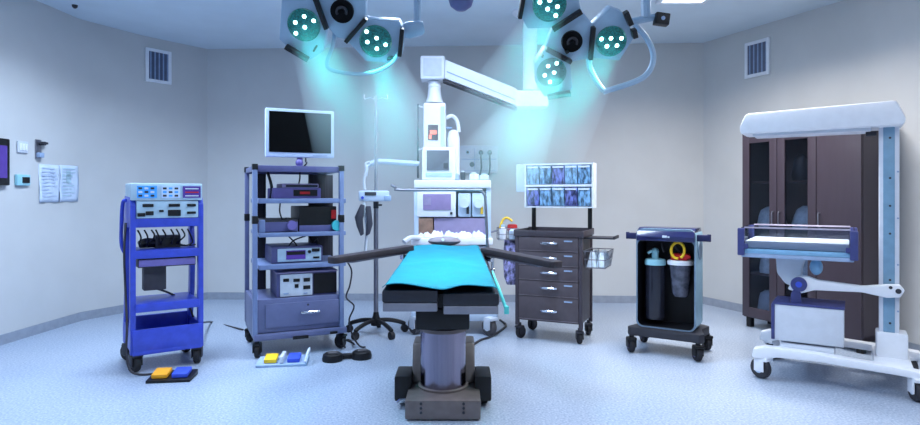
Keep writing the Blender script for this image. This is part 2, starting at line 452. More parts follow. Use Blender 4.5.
# cables stored on the shelf
def cable(name, pts, r, label, mt='black', sm=6):
    o = MB(mt).tube([Vector(p) for p in pts], r, None, 8, sm).build(name); return tag(o, label, 'cable')
W = BT.W
kc = MB('black'); rr = random.Random(3)
kc.ball(W((-.10,-.05,.90)), .035, sc=(2.2,1.6,1)); 
for k in range(9):
    x = -.18+.04*k+rr.uniform(-.01,.01)
    kc.tube([W((x,-.16,1.0)),W((x+.02,-.17,.95)),W((x+rr.uniform(-.03,.05),-.14,.90)),W((x+.03,-.08,.872)),W((x+.08,-.03,.87))],.006,None,6,5)
tag(kc.build('cable_bundle'),'tangle of black cables on the upper shelf of the blue trolley','cables')
m = MB('dark_grey'); m.box((0,0,.045),(.17,.12,.09),bev=.008); m.box((0,-.062,.045),(.14,.006,.06),'black')
o = m.build('foot_switch_box'); o.location = W((.02,-.06,.861)); o.rotation_euler=(0,0,R(35)); tag(o,'dark connector box among the cables on the blue trolley shelf','box')
cable('power_cable',[W((-.255,-.12,1.05)),W((-.27,-.17,.85)),W((-.265,-.19,.6)),W((-.262,-.26,.35)),W((-.265,-.27,.15)),W((-.22,-.30,.02)),W((.0,-.36,.011)),W((.1,-.40,.011))],.008,'dark cable hanging down the left side of the blue trolley to its pedal','dark_grey')
cable('power_cable',[W((-.05,.0,.555)),W((.06,.04,.5)),W((.19,.07,.40)),W((.26,.12,.25)),G(212,322),G(228,326),G(243,331)+Vector((0,0,.012))],.008,'thin dark cable trailing from the blue trolley across the floor to the tower','dark_grey')
# control units
T2 = Thing('electrosurgical_unit', 'pale control unit with two coloured screens, topmost on the blue trolley', 'control unit', tuple(W((0,-.06,1.212))), 35)
m = MB('panel_pale'); m.bx(-.238,.228,-.19,.14,0,.12,None,.008); m.build('housing', T2.o)
for x0,x1,ms,ink in ((-.20,-.075,'lcd_blue','panel_white'),(-.045,.075,'lcd_pale','lcd_blue'),(.095,.215,'lcd_purple','panel_white')):
    k = MB(ms); k.bx(x0,x1,-.196,-.188,.018,.102); rr = random.Random(int(x0*100))
    for r_ in range(3):
        for c_ in range(3):
            if ms == 'lcd_purple':
                if c_ == 0: k.bx(x0+.015,x1-.015,-.199,-.195,.028+r_*.026,.036+r_*.026,'panel_white' if r_ != 1 else 'red')
            else: k.bx(x0+.008+c_*.038,x0+.032+c_*.038,-.199,-.195,.026+r_*.026,.040+r_*.026,ink if (c_+r_)%2 else 'dark_grey')
    k.build('screen', T2.o)
T3 = Thing('electrosurgical_unit', 'pale generator with black sockets, under the screen unit on the blue trolley', 'control unit', tuple(W((0,-.06,1.086))), 35)
MB('panel_pale').bx(-.202,.202,-.18,.13,0,.122,None,.006).build('housing', T3.o)
for x,z,w,h in ((-.13,.09,.07,.022),(.04,.09,.075,.022),(.155,.09,.06,.02),(.155,.035,.06,.018),(-.172,.025,.05,.025),(-.12,.035,.05,.028),(.04,.035,.085,.045),(-.045,.05,.03,.016)):
    MB('black').box((x,-.184,z),(w,.012,h),bev=.004).build('socket', T3.o)

# foot pedals
def pedal_pair(loc, yaw, w, d, base, cols, label, name='foot_pedal', pw=.36):
    t = Thing(name, label, 'foot pedal', loc, yaw)
    MB(base).prism([(-d/2,0),(d/2,0),(d/2,.035),(-d/2,.018)], -w/2, w/2, None, 'yz', .004).build('base', t.o)
    for sx, cm in zip((-1,1), cols):
        m = MB(cm); m.box((sx*w*.23,-.01,.045),(w*pw,d*.62,.03),bev=.008,rot=(8,0,0)); m.build('pedal', t.o)
    return t
p = (G(155,372)+G(194,384))/2
pedal_pair((p.x+.0,p.y-.02,0), 8, .28, .19, 'black', ('orange','pedal_blue'), 'black foot pedal with orange and blue pads in front of the blue trolley')
p = (G(258,364)+G(308,363))/2
t = pedal_pair((p.x,p.y,0), 8, .36, .19, 'print_grey', ('yellow','pedal_blue'), 'pale foot pedal with yellow and blue pads in front of the tower', pw=.25)
m = MB('offwhite'); m.tube([(.17,.09,.03),(.185,.05,.09),(.185,-.03,.09),(.17,-.09,.03)],.010,smooth=4); m.build('guard', t.o); MB('offwhite').box((0,0,.05),(.03,.17,.05),bev=.01).build('divider', t.o)
g1 = G(336,358); 
t = Thing('foot_pedal', 'black double foot pedal on the floor at the right of the tower', 'foot pedal', (G(347,359).x,G(347,359).y,0), 18)
MB('black').box((0,.02,.018),(.20,.07,.03),bev=.01).build('base', t.o)
for sx in (-1,1):
    m = MB('black'); m.lathe([(0,0),(.075,0),(.078,.02),(.07,.05),(.05,.062),(0,.066)],(sx*.11,-.01,0),None,None,18); m.build('pedal', t.o)
    MB('rubber_grey').box((sx*.11,-.03,.066),(.07,.06,.01),bev=.004).build('grip', t.o)
cable('pedal_cable',[G(345,354)+Vector((0,0,.05)),G(343,351)+Vector((0,0,.09)),G(352,350)+Vector((0,0,.06)),G(354,347)+Vector((0,0,.02)),G(348,341)+Vector((0,0,.012)),G(338,345)+Vector((0,0,.012)),G(343,350)+Vector((0,0,.03))],.007,'looped dark cable of the black double pedal','black')

# ------------------------------------------------------------------ endoscopy tower
t = ET = Thing('equipment_tower', 'tall lavender equipment tower on castors with shelves and a drawer', 'equipment rack', (-1.378,5.0,0), 25)
W_, D_ = .335, .30
for sx in (-1,1):
    for y,nm in ((-D_,'post'),(D_,'post')):
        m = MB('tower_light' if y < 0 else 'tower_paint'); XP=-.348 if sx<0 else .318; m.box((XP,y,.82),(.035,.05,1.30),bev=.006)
        m.box((XP,y,1.465),(.042,.056,.045),'black',.004); m.box((XP,y,1.06),(.042,.056,.06),'black',.004); m.build(nm, t.o)
    m = MB('tower_paint'); m.bx(XP-.012,XP+.012,-D_,D_,1.435,1.475,None,.004); m.build('side_rail', t.o)
    MB('tower_paint').bx(XP-.014,XP+.014,-D_,D_,.17,.44,None,.004).build('side_panel', t.o)
    MB('dark_duct').bx(t.L(252.5 if sx<0 else 309,195,.25).x,t.L(266 if sx<0 else 333,195,.25).x,.25,.29,.44,1.43,None,.004).build('cable_duct', t.o)
W_=.333
m = MB('tower_purple'); m.bx(-W_-.01,W_-.02,-D_-.01,-D_+.03,1.43,1.478,None,.005); m.bx(-W_-.01,W_-.02,D_-.03,D_+.01,1.43,1.478,None,.005); m.bx(-W_-.01,W_-.02,-D_,D_,1.462,1.478); m.build('top_frame', t.o)
SH = [(1.185,1.222),(.925,.958),(.675,.712)]
for z0,z1 in SH: MB('tower_light').bx(-W_+.015,W_+.02,-D_-.02,D_-.02,z0,z1,None,.006).build('shelf', t.o)
MB('tower_paint').bx(-W_+.002,W_+.008,-D_-.005,D_-.02,.19,.445,None,.006).build('drawer_case', t.o)
d = MB('tower_paint').bx(-W_+.06,W_-.035,-D_-.018,-D_+.02,.225,.41,None,.006).build('drawer', t.o)
m = MB('chrome'); handle_bar(m,(.0,-D_-.01,.33),(.13,-D_-.01,.33),(0,-.03,0),.011); m.build('handle', d)
MB('dark_grey').cyl((.05,-D_-.012,.385),(.05,-D_-.018,.385),.009).build('lock', d)
m = MB('tower_paint'); m.bx(-W_-.025,W_+.025,-D_-.035,D_+.03,.135,.185,None,.012); m.bx(-.07,.05,-D_-.04,-D_-.03,.125,.15,'black',.002); m.bx(.22,.28,-D_-.04,-D_-.03,.14,.16,'black',.002); m.build('base', t.o)
for x,y,a in ((-.33,-.29,-15),(.33,-.27,30),(-.33,.27,-30),(.33,.27,0)): caster(t.o,x,y,.055,'black','black',a,.14,'dark_grey')
# monitor
mt = Thing('monitor', 'large flat monitor with a black screen on top of the equipment tower', 'monitor', tuple(ET.W((.045,.0,1.478))), 24)
m = MB('blue_white'); m.box((.0,0,.285),(.562,.05,.40),bev=.012); m.box((.02,.035,.285),(.40,.05,.26),bev=.02); m.build('housing', mt.o)
MB('black_gloss').box((.0,-.026,.292),(.505,.006,.335)).build('screen', mt.o)
k = MB('print_grey'); k.box((.16,-.0265,.104),(.12,.004,.008)); k.build('button_strip', mt.o)
m = MB('purple_knob'); m.cyl((0,.02,.0),(0,.02,.16),.024); m.lathe([(0,0),(.075,0),(.07,.014),(.03,.02),(0,.02)],(0,.02,0)); m.ball((-.01,-.02,.04),.032); m.build('stand', mt.o)
cable('monitor_cable',[mt.W((.06,.07,.15)),mt.W((.05,.03,.06)),mt.W((.03,-.13,.03)),ET.W((.03,-.1,1.45)),ET.W((.02,-.12,1.38)),ET.W((.04,.1,1.29))],.006,'thin black cable running from the monitor down into the tower','black')
# tower devices
def dev(name, label, x, y, z, cat='medical device'): return Thing(name, label, cat, tuple(ET.W((x,y,z))), 25)
k = dev('image_printer','purple grey image printer on the top shelf of the equipment tower',-.01,-.03,1.2225)
MB('purple_knob').bx(-.19,.19,-.15,.17,0,.085,None,.008).build('housing', k.o)
MB('panel_lilac').bx(-.12,.17,-.16,.15,.085,.12,None,.008).build('lid', k.o)
m = MB('black'); m.bx(-.09,.16,-.166,-.158,.092,.108); m.bx(-.03,.16,-.156,-.148,.02,.07); m.bx(.02,.10,-.16,-.155,.035,.055,'red'); m.build('tray_slot', k.o)
k = dev('camera_processor','low dark video processor with a round lilac knob on the second tower shelf',-.17,-.06,.9585)
MB('dark_grey').bx(-.15,.15,-.2,.2,0,.10,None,.006).build('housing', k.o)
MB('tower_purple').bx(-.15,.15,-.212,-.2,.005,.08,None,.004).build('front_panel', k.o)
MB('purple_knob').cyl((.10,-.21,.055),(.10,-.245,.055),.036,seg=22).build('knob', k.o)
MB('tower_light').bx(-.145,-.10,-.225,-.205,.0,.10,None,.006).build('latch', k.o)
k = dev('insufflator','tall black device with a round turquoise socket on the second tower shelf',.145,-.06,.9585)
MB('black').bx(-.155,.145,-.2,.2,0,.20,None,.008).build('housing', k.o)
m = MB('tower_purple'); m.bx(-.155,.145,-.212,-.2,.0,.05,None,.004); m.bx(.10,.14,-.214,-.204,.1,.17,'red'); m.build('front_panel', k.o)
MB('teal').cyl((.14,-.21,.045),(.14,-.25,.045),.042,seg=22).build('socket', k.o)
k = dev('light_source','flat light source with a white and dark display panel on the third tower shelf',-.02,-.05,.7125)
MB('tower_purple').bx(-.2,.2,-.2,.2,0,.13,None,.01).build('housing', k.o)
MB('panel_pale').bx(-.155,.185,-.213,-.2,.012,.115,None,.006).build('front_panel', k.o)
MB('lcd_purple').bx(-.09,.06,-.218,-.212,.03,.10).build('display', k.o)
MB('black').bx(-.085,.055,-.2195,-.217,.065,.092).build('display_window', k.o); MB('black').bx(.11,.17,-.225,-.212,.085,.11).build('lamp_socket', k.o); MB('black').cyl((.09,-.213,.085),(.09,-.225,.085),.013).build('knob', k.o); MB('black').bx(.12,.17,-.218,-.212,.03,.045).build('switch', k.o)
k = dev('video_recorder','boxy recorder with a white control panel standing on the tower drawer unit',-.02,-.05,.4455)
MB('tower_purple').bx(-.16,.315,-.2,.18,.0,.185,None,.008).build('housing', k.o)
MB('panel_lilac').bx(-.165,.32,-.212,.18,.185,.197,None,.004).build('lid', k.o)
MB('panel_white').bx(-.135,.115,-.214,-.2,.006,.178,None,.004).build('front_panel', k.o)
MB('black').bx(.125,.31,-.205,-.199,.012,.175).build('cassette_bay', k.o)
for x,z,w,h in ((-.09,.135,.045,.025),(-.01,.13,.05,.025),(.07,.13,.05,.03),(-.01,.085,.03,.03),(.07,.07,.055,.03),(-.09,.03,.04,.012),(.06,.025,.03,.012)):
    MB('black' if z > .05 else 'print_grey').box((x,-.217,z),(w,.008,h),bev=.003).build('button', k.o)
cable('scope_cable',[ET.W((-.23,-.1,1.43)),ET.W((-.21,-.12,1.36)),ET.W((-.20,-.12,1.30)),ET.W((-.20,-.06,1.226))],.012,'black scope cable hanging at the left inside the tower top','black')
cable('scope_cable',[ET.W((-.16,-.30,1.19)),ET.W((-.165,-.31,1.12)),ET.W((-.14,-.28,1.06)),ET.W((-.1,-.2,1.066))],.006,'thin black cable looping between the two upper tower shelves','black')
cable('scope_cable',[ET.W((-.08,-.2,.92)),ET.W((-.02,-.22,.84)),ET.W((-.09,-.2,.80)),ET.W((-.05,-.2,.88)),ET.W((.05,-.21,.92))],.006,'dark cable loop hanging under the second tower shelf','black')
cable('scope_cable',[ET.W((.10,-.1,.92)),ET.W((.12,-.14,.87)),ET.W((.15,-.13,.89)),ET.W((.17,-.1,.85))],.012,'bundle of dark cable above the light source in the tower','black')
cable('power_cable',[ET.W((.385,-.2,.71)),ET.W((.43,-.2,.62)),ET.W((.41,-.22,.50)),ET.W((.385,-.2,.40)),ET.W((.44,-.24,.33)),ET.W((.40,-.24,.22)),ET.W((.42,-.26,.10)),ET.W((.47,-.30,.012)),ET.W((.50,-.36,.012))],.007,'dark cable hanging down the right side of the tower','dark_grey')

# ------------------------------------------------------------------ infusion stand
B = G(376,334); bx, by = B.x, B.y
t = IV = Thing('infusion_stand', 'tall steel infusion stand on a black five-legged castor base', 'infusion stand', (bx,by,0), 0)
MB('steel_dull').cyl((0,0,.12),(0,0,1.17),.021).build('lower_pole', t.o)
MB('chrome').cyl((0,0,1.15),(0,0,2.14),.016).build('upper_pole', t.o)
MB('dark_grey').cyl((0,0,1.13),(0,0,1.19),.024).box((.035,0,1.16),(.04,.018,.018),bev=.004).build('clamp', t.o)
m = MB('black'); m.lathe([(0,.08),(.045,.08),(.05,.11),(.03,.16),(.022,.2),(0,.2)],(0,0,0)); m.build('hub', t.o)
for k in range(5):
    a = R(20+72*k); d = Vector((math.cos(a),math.sin(a),0))
    m = MB('black'); m.tube([d*.02+Vector((0,0,.125)),d*.12+Vector((0,0,.12)),d*.22+Vector((0,0,.095)),d*.265+Vector((0,0,.075))],.019,smooth=4); lg = m.build('leg', t.o)
    w = MB('rubber'); q = d*.265; n = Vector((-d.y,d.x,0)); w.cyl(q+n*.018+Vector((0,0,.034)),q-n*.018+Vector((0,0,.034)),.034); w.cyl(q+Vector((0,0,.05)),q+Vector((0,0,.085)),.01); w.build('wheel', lg)
for sx in (-1,1):
    MB('chrome').tube([(0,0,2.10),(sx*.05,0,2.125),(sx*.10,0,2.115),(sx*.105,0,2.14),(sx*.10,0,2.155)],.005,smooth=4).build('hook', t.o)
# pump on pole
t = Thing('infusion_pump','pale infusion pump with a dark display clamped on the infusion stand','pump',tuple(P(374,196,by-.06)),8)
MB('blue_white').box((0,0,0),(.27,.10,.095),bev=.02).build('housing', t.o)
MB('dark_grey').box((-.03,-.052,.02),(.10,.006,.03)).build('display', t.o)
MB('print_grey').box((.12,-.03,-.02),(.06,.07,.05),bev=.01).build('knob', t.o)
MB('pedal_blue').cyl((-.10,-.05,-.015),(-.10,-.06,-.015),.013).build('button', t.o)
q = lambda x,y,dy=-.10: P(x,y,by+dy)
m = MB('cuff')
for pts in ([(361,204),(355,217),(357,226),(361,236),(364,234),(363,220),(365,205)],[(366,206),(367,222),(366,236),(370,234),(373,224),(371,206)]):
    m.prism([(q(x,y).x,q(x,y).z) for x,y in pts], by-.13, by-.095, None,'xz',.008)
tag(m.build('pressure_cuff'),'dark grey cuff hanging below the infusion pump','cuff')
m = MB('tube_clear'); m.tube([q(365,190),q(364,180),q(367,170),q(366,164),q(370,162)],.012,smooth=5); m.build('iv')
o = bpy.data.objects['iv']; o.name='pump_hose'; tag(o,'short pale hose rising from the infusion pump','hose')
o = MB('tube_clear').tube([q(364,202),q(365,215),q(367,230),q(366,243),q(365,258)],.013,smooth=5).build('drain_tube'); tag(o,'white tube hanging in front of the grey cuff','hose')

# ------------------------------------------------------------------ anesthesia machine
AM = (-.06,5.62,0); AY = 5.32
t = A = Thing('anesthesia_machine','white anesthesia machine behind the head of the operating table','anesthesia machine',AM,0)
def LP(px,py,Y): return P(px,py,Y)-Vector(AM)
def pxbox(m, x0,x1,y0,y1, Yf, depth, mt=None, bev=.004):
    a, b = LP(x0,y0,Yf), LP(x1,y1,Yf); return m.bx(a.x,b.x,Yf-AM[1],Yf-AM[1]+depth,b.z,a.z,mt,bev)
pxbox(MB('white'),414,491,180,188,AY,.5,None,.01).build('top_shelf', t.o)
m = MB('blue_white'); pxbox(m,414,419,188,245,AY+.02,.45); pxbox(m,486,491,188,245,AY+.02,.45); pxbox(m,414,491,188,245,AY+.40,.08,'offwhite'); m.build('frame', t.o)
k = pxbox(MB('white'),417,456,190,217,AY+.01,.2,None,.012).build('ventilator_unit', t.o)
m = pxbox(MB('screen_purple'),423,451,194,210,AY+.003,.012); pxbox(m,424,431,197,205,AY+.0,.004,'panel_lilac',0); m.build('screen', k)
pxbox(MB('dark_grey'),450,452.5,212,214.5,AY+.0,.02).build('knob', k)
for x0,x1,tg in ((458,471,'dark_grey'),(472,485,'yellow')):
    k = pxbox(MB('blue_white'),x0,x1,193,217,AY+.02,.15,None,.012).build('vaporizer', t.o)
    c0 = LP((x0+x1)/2,203,AY+.02); MB('panel_white').cyl(c0,c0+Vector((0,-.03,0)),.045,seg=18).build('dial', k)
    pxbox(MB(tg),x1-4.5,x1-2,205,214,AY+.01,.012,None,0).build('level_gauge', k)
pxbox(MB('dark_grey'),458,486,188.5,192,AY+.02,.1).build('vaporizer_rail', t.o)
pxbox(MB('brown_box'),418,433,218,237,AY+.02,.25).build('flow_meter', t.o)
pxbox(MB('panel_lilac'),434,486,218,238,AY+.03,.25).build('drawer_front', t.o)
pxbox(MB('white'),411,493,238.5,245,AY-.04,.5,None,.01).build('worktop', t.o)
m = MB('offwhite'); m.bx(-.33,.33,-.2,.25,.2,.79,None,.01); m.build('cabinet', t.o)
for k in range(3): 
    dd = MB('white').bx(-.30,.30,-.215,-.198,.22+k*.19,.40+k*.19,None,.006).build('drawer', t.o)
    m = MB('dark_grey'); handle_bar(m,(-.08,-.212,.36+k*.19),(.08,-.212,.36+k*.19),(0,-.025,0),.008); m.build('handle', dd)
MB('blue_white').bx(-.38,.40,-.26,.28,.12,.205,None,.02).build('base', t.o)
for x,y in ((-.33,-.24),(.335,-.30),(-.33,.22),(.35,.22)): caster(t.o,x,y,.078,'offwhite','rubber_grey',40,.15,'white')
# patient monitor
p = P(438,178,AY+.05)
t = Thing('patient_monitor','white patient monitor with a grey screen on the machine top shelf','monitor',(p.x,AY+.15,1.386),0)
a = P(422,147,AY+.05); b = P(455.5,179,AY+.05)
MB('white').bx(a.x-p.x,b.x-p.x,-.10,.10,0,a.z-1.386,None,.014).build('housing', t.o)
m = MB('screen_grey'); m.bx(-.10,.10,-.107,-.098,.085,a.z-1.386-.03); m.bx(.05,.09,-.109,-.106,.10,.15,'dark_grey'); m.build('screen', t.o)
MB('panel_pale').bx(-.11,.125,-.108,-.098,.025,.065,None,.003).build('key_strip', t.o)
# small things on the top shelf
for k,(x,h,mt_,lab) in enumerate(((457,.05,'print_grey','small grey sensor block right beside the patient monitor'),(463,.07,'dark_grey','small dark connector box second from the patient monitor'),(474,.055,'plastic_bag','folded pale blue pack on the machine top shelf'),(484,.045,'blue_white','flat pale box at the right end of the machine top shelf'))):
    p = P(x,180,AY+.1); m = MB(mt_); w = .045 if k < 2 else .085
    m.box((0,0,h/2),(w,.09,h),bev=.012); m.box((0,-.02,h+.005),(w*.5,.04,.012),'panel_white',.003)
    o = m.build('sensor_box' if k < 2 else 'supply_pack'); o.location = (p.x,AY+.1,1.386); tag(o,lab,'box')
# crumpled packs on the worktop
rr = random.Random(11)
for k in range(5):
    x = 424+k*13.5; p = P(x,238,AY+.05)
    m = MB('plastic_bag' if k % 2 == 0 else 'white'); N = 10
    vs=[];fs=[]
    for j in range(N+1):
        for i in range(N+1):
            u,v = i/N-.5, j/N-.5; e = max(0,1-(2*abs(u))**4)*max(0,1-(2*abs(v))**4)
            vs.append((u*.15,v*.16,e*(.03+rr.uniform(0,.045))+.002))
    fs=[(j*(N+1)+i,j*(N+1)+i+1,(j+1)*(N+1)+i+1,(j+1)*(N+1)+i) for j in range(N) for i in range(N)]
    m.add(vs,fs); b=len(m.v); m.bx(-.07,.07,-.075,.075,0,.004)
    o=m.build('sterile_pack'); o.location=(p.x,AY+.07,.8705); o.rotation_euler=(0,0,rr.uniform(-.2,.2)); tag(o,['crumpled pale pack at the left end of the worktop','crumpled white pack second from the left on the worktop','crumpled pale pack in the middle of the worktop','crumpled white pack fourth from the left on the worktop','crumpled pale pack at the right end of the worktop'][k],'pack',)
# soft hose draping left of table head
o = MB('offwhite').tube([P(404,242,5.15),P(410,238,5.2),P(417,238,5.28),P(424,240,5.33)],.022,smooth=6).build('breathing_hose'); tag(o,'pale hose end curving over the left corner of the worktop','hose')
# hanging spotted bag and supplies right of table
hb = P(500,262,5.15); 
m = MB('bag_purple'); 
prof = [(0,-.19),(.05,-.185),(.075,-.12),(.082,0),(.078,.10),(.07,.16),(0,.165)]
m.lathe(prof,(0,0,0)); 
o = m.build('hanging_bag'); o.location = (.47,5.4,.66); o.scale=(1.0,.75,1.15); tag(o,'mottled lilac bag hanging between the table and the brown cart','bag')
t = Thing('supply_basket','wire basket of bottles on the right side of the anesthesia machine','basket',(.43,5.42,.852),0)
m = MB('steel_dull')
for z in (0,.05,.10):
    m.tube([(-.09,-.1,z),(.09,-.1,z),(.09,.1,z),(-.09,.1,z)],.004,closed=True,seg=6)
for x,y in ((-.09,-.1),(0,-.1),(.09,-.1),(.09,.1),(-.09,.1),(.0,.1)): m.cyl((x,y,0),(x,y,.10),.003,seg=6)
m.bx(-.09,.09,-.1,.1,-.002,.003); m.tube([(-.09,0,.08),(-.15,0,.06)],.008); m.build('wire_body', t.o)
for x,y,h,c1,c2,lab,nm in ((-.045,-.04,.13,'white','panel_pale','small white bottle in the wire basket','bottle'),(.04,-.05,.11,'blue_white','red','pale bottle with a red cap in the wire basket','bottle')):
    m=MB(c1); m.lathe([(0,0),(.028,0),(.030,.01),(.030,h*.7),(.014,h*.82),(.014,h*.86),(0,h*.86)],(0,0,0)); m.cyl((0,0,h*.84),(0,0,h),.018,c2); o=m.build(nm); o.location=(.43+x,5.42+y,.8555); tag(o,lab,'bottle')
o = MB('red').box((0,0,.05),(.09,.06,.07),bev=.02).build('red_pouch'); o.location=(.475,5.45,.90); tag(o,'red pouch on top of the wire basket','pouch')
o = MB('yellow').tube([(-.06,0,.0),(-.04,0,.07),(.0,0,.10),(.05,0,.07)],.011,smooth=5).build('yellow_tube'); o.location=(.42,5.40,.945); tag(o,'curved yellow tube sticking out of the wire basket','tube')

cable('power_cable',[G(473,346)+Vector((0,0,.01)),G(481,341)+Vector((0,0,.01)),G(490,338)+Vector((0,0,.01)),G(500,332)+Vector((0,0,.01)),G(506,326)+Vector((0,0,.01)),G(500,321)+Vector((0,0,.01))],.010,'dark cable on the floor beside the right castor of the white anesthesia machine','dark_grey')

# ------------------------------------------------------------------ ceiling pendant
PY = 5.72
t = PD = Thing('ceiling_pendant','white ceiling pendant with an angled arm and a hanging column above the anesthesia machine','ceiling pendant',(P(530,100,PY).x,PY,3.0),0)
off = PD.loc
def PP(px,py,Y=PY): return P(px,py,Y)-off
m = MB('white'); m.lathe([(0,0),(.17,0),(.17,-.02),(.12,-.05),(0,-.05)],(0,0,0)); m.cyl((0,0,-.03),PP(530,90),.068,seg=24); m.build('drop_tube', t.o)
a,b = PP(514,92),PP(547,108); MB('white').bx(a.x,b.x,-.10,.10,b.z,a.z,None,.02).build('pivot_housing', t.o)
m = MB('white'); a = [(445,61),(516,90),(516,107),(445,80)]
m.prism([(PP(x,y).x,PP(x,y).z) for x,y in a], -.085,.085,None,'xz',.012)
m.prism([(PP(x,y).x,PP(x,y).z) for x,y in [(443,80),(516,108),(516,110),(443,82)]], -.07,.07,'dark_grey','xz')
m.build('arm', t.o)
m = MB('print_grey'); m.prism([(PP(x,y).x,PP(x,y).z) for x,y in [(447,73),(514,100.5),(514,101.5),(447,74)]], -.088,-.08,None,'xz'); m.build('arm_seam', t.o)
a,b = PP(421,58),PP(445,81); m = MB('white'); m.bx(a.x,b.x,-.11,.11,b.z,a.z,None,.02); m.build('elbow_box', t.o)
a2,b2 = PP(424,61),PP(442,78); MB('offwhite').bx(a2.x,b2.x,-.116,-.108,b2.z,a2.z,None,.003).build('elbow_cover', t.o)
c0,c1 = PP(434.5,82),PP(434.5,104); m = MB('white'); m.lathe([(0,.0),(.058,0),(.058,.03),(.062,.035),(.062,.05),(.058,.055),(.068,.14),(.085,.20),(0,.20)],c0,c1); m.build('neck', t.o)
a,b = PP(424,104),PP(446,152); m = MB('white'); m.bx(a.x,b.x,-.10,.10,b.z,a.z,None,.02); m.build('column_head', t.o)
a,b = PP(441,108),PP(445,147); MB('blue_white').bx(a.x,b.x,-.108,-.09,b.z,a.z,None,.006).build('cable_channel', t.o)
a,b = PP(428.5,126),PP(438.5,141); k = MB('display_dark').bx(a.x,b.x,-.108,-.098,b.z,a.z,None,.003).build('display', t.o)
m = MB('display_red')
a,b = PP(430.5,131.5),PP(437,135.5); m.bx(a.x,b.x,-.111,-.107,b.z,a.z); a,b = PP(429.5,136),PP(432,140); m.bx(a.x,b.x,-.111,-.107,b.z,a.z); m.build('readout', k)
MB('dark_grey').tube([PP(418,104),PP(418,178)],.010).build('side_rod', t.o)
m = MB('white'); m.tube([PP(418,106),PP(425,108)],.008); m.tube([PP(418,150),PP(425,148)],.008); m.build('rod_bracket', t.o)
m = MB('white'); m.tube([PP(446,118),PP(452,116),PP(457,121),PP(459,132)],.018,smooth=6); m.build('hose', t.o)
m = MB('white'); c0 = PP(453.5,176); m.lathe([(0,0),(.055,0),(.06,.02),(.06,.36),(.045,.42),(.02,.44),(0,.44)],c0); m.build('gas_cylinder', t.o)
m = MB('print_grey'); m.tube([PP(446,128),PP(452,128)],.012); m.tube([PP(446,165),PP(452,165)],.012); m.build('cylinder_bracket', t.o)
# horizontal rail to the left
m = MB('blue_white'); m.tube([PP(371,164),PP(380,161.5),PP(414,163.5),PP(419,164)],.026,smooth=4); m.tube([PP(371,164),PP(367,168),PP(366,176)],.014,smooth=4); m.build('side_arm', t.o)

# ------------------------------------------------------------------ operating table
OT = (-.10,3.58,0)
t = O = Thing('operating_table','operating table with black pads on a steel pillar in the middle of the room','operating table',OT,0)
def mb(d='white', M=None): return MB(d, M, OT)
X0 = -.10
m = mb('base_brown'); m.bx(-.305,.115,3.31,3.95,.008,.116,None,.012); m.build('base', O.o)
m = mb('base_brown')
m.prism([(3.60,.12),(3.95,.12),(3.95,.31),(3.86,.345),(3.68,.345)], -.29,.09,None,'yz',.02); m.build('base_hump', O.o)
for x in (-.215,.02):
    k = mb('dark_grey')
    for z in (.05,.075,.10): k.cyl((x,3.312,z),(x,3.304,z),.008,seg=10)
    k.build('bolt_set', O.o)
for sx in (-1,1):
    x = X0+sx*.235; m = mb('black'); m.box((x,3.62,.115),(.10,.22,.15),bev=.015); m.build('foot_housing', O.o)
    m = mb('rubber'); m.cyl((x-.03,3.62,.042),(x+.03,3.62,.042),.042); m.build('wheel', O.o)
mb('chrome').tube([(-.30,3.45,.07),(-.345,3.44,.07),(-.355,3.44,.06)],.012).build('brake_lever', O.o)
m = mb('column_steel'); m.cyl((X0,3.575,.112),(X0,3.575,.455),.136,seg=48); m.build('pillar', O.o)
m = mb('base_brown'); m.lathe([(0,0),(.150,0),(.150,.012),(.138,.016),(0,.016)],(X0,3.575,.115),None,None,48); m.build('pillar_ring', O.o); m = mb('base_brown'); m.lathe([(0,0),(.139,0),(.137,.02),(0,.02)],(X0,3.575,.45),None,None,48); m.build('pillar_ring', O.o)
m = mb('black'); m.box((X0,3.585,.535),(.31,.29,.12),bev=.012); m.box((X0,3.59,.62),(.24,.24,.09),bev=.01); m.build('gaiter', O.o)
zt = lambda y: .765+(y-3.05)*.038
m = mb('steel_dull'); 
for sx in (-1,1): m.prism([(3.2,zt(3.2)-.13),(4.95,zt(4.95)-.13),(4.95,zt(4.95)-.105),(3.2,zt(3.2)-.105)], X0+sx*.2-.02, X0+sx*.2+.02,None,'yz')
m.bx(X0-.2,X0+.2,3.45,3.75,.63,.66); m.build('frame', O.o)
def slab(x0,x1,y0,y1,dz,th,mt,bev):
    k = mb(mt); k.prism([(y0,zt(y0)+dz-th),(y1,zt(y1)+dz-th),(y1,zt(y1)+dz),(y0,zt(y0)+dz)], x0,x1,None,'yz',bev); return k
for x0,x1,dz in ((-.398,-.112,0.0),(-.088,.20,-.014)):
    slab(x0,x1,3.05,3.80,dz-.002,.062,'pad_black',.012).build('leg_pad', O.o)
    slab(x0+.004,x1-.004,3.055,3.80,dz-.065,.045,'plate_grey',.006).build('leg_plate', O.o)
slab(-.395,.175,3.82,4.72,-.002,.06,'pad_black',.012).build('back_pad', O.o)
slab(-.39,.17,3.82,4.72,-.064,.045,'plate_grey',.006).build('back_plate', O.o)
slab(-.37,.12,4.74,4.99,-.002,.06,'pad_black',.012).build('head_pad', O.o)
hp = P(444.5,243,4.97)
m = mb('headrest_grey'); m.ball((hp.x,4.93,zt(4.93)+.035),.135,sc=(1,.55,.30)); m.build('headrest', O.o)
mb('white').cyl((hp.x-.01,4.86,zt(4.9)+.052),(hp.x-.01,4.85,zt(4.9)+.054),.012).build('headrest_badge', O.o)
m = mb('black'); m.box((-.10,3.4,zt(3.4)-.07),(.03,.6,.06)); m.build('hinge', O.o)
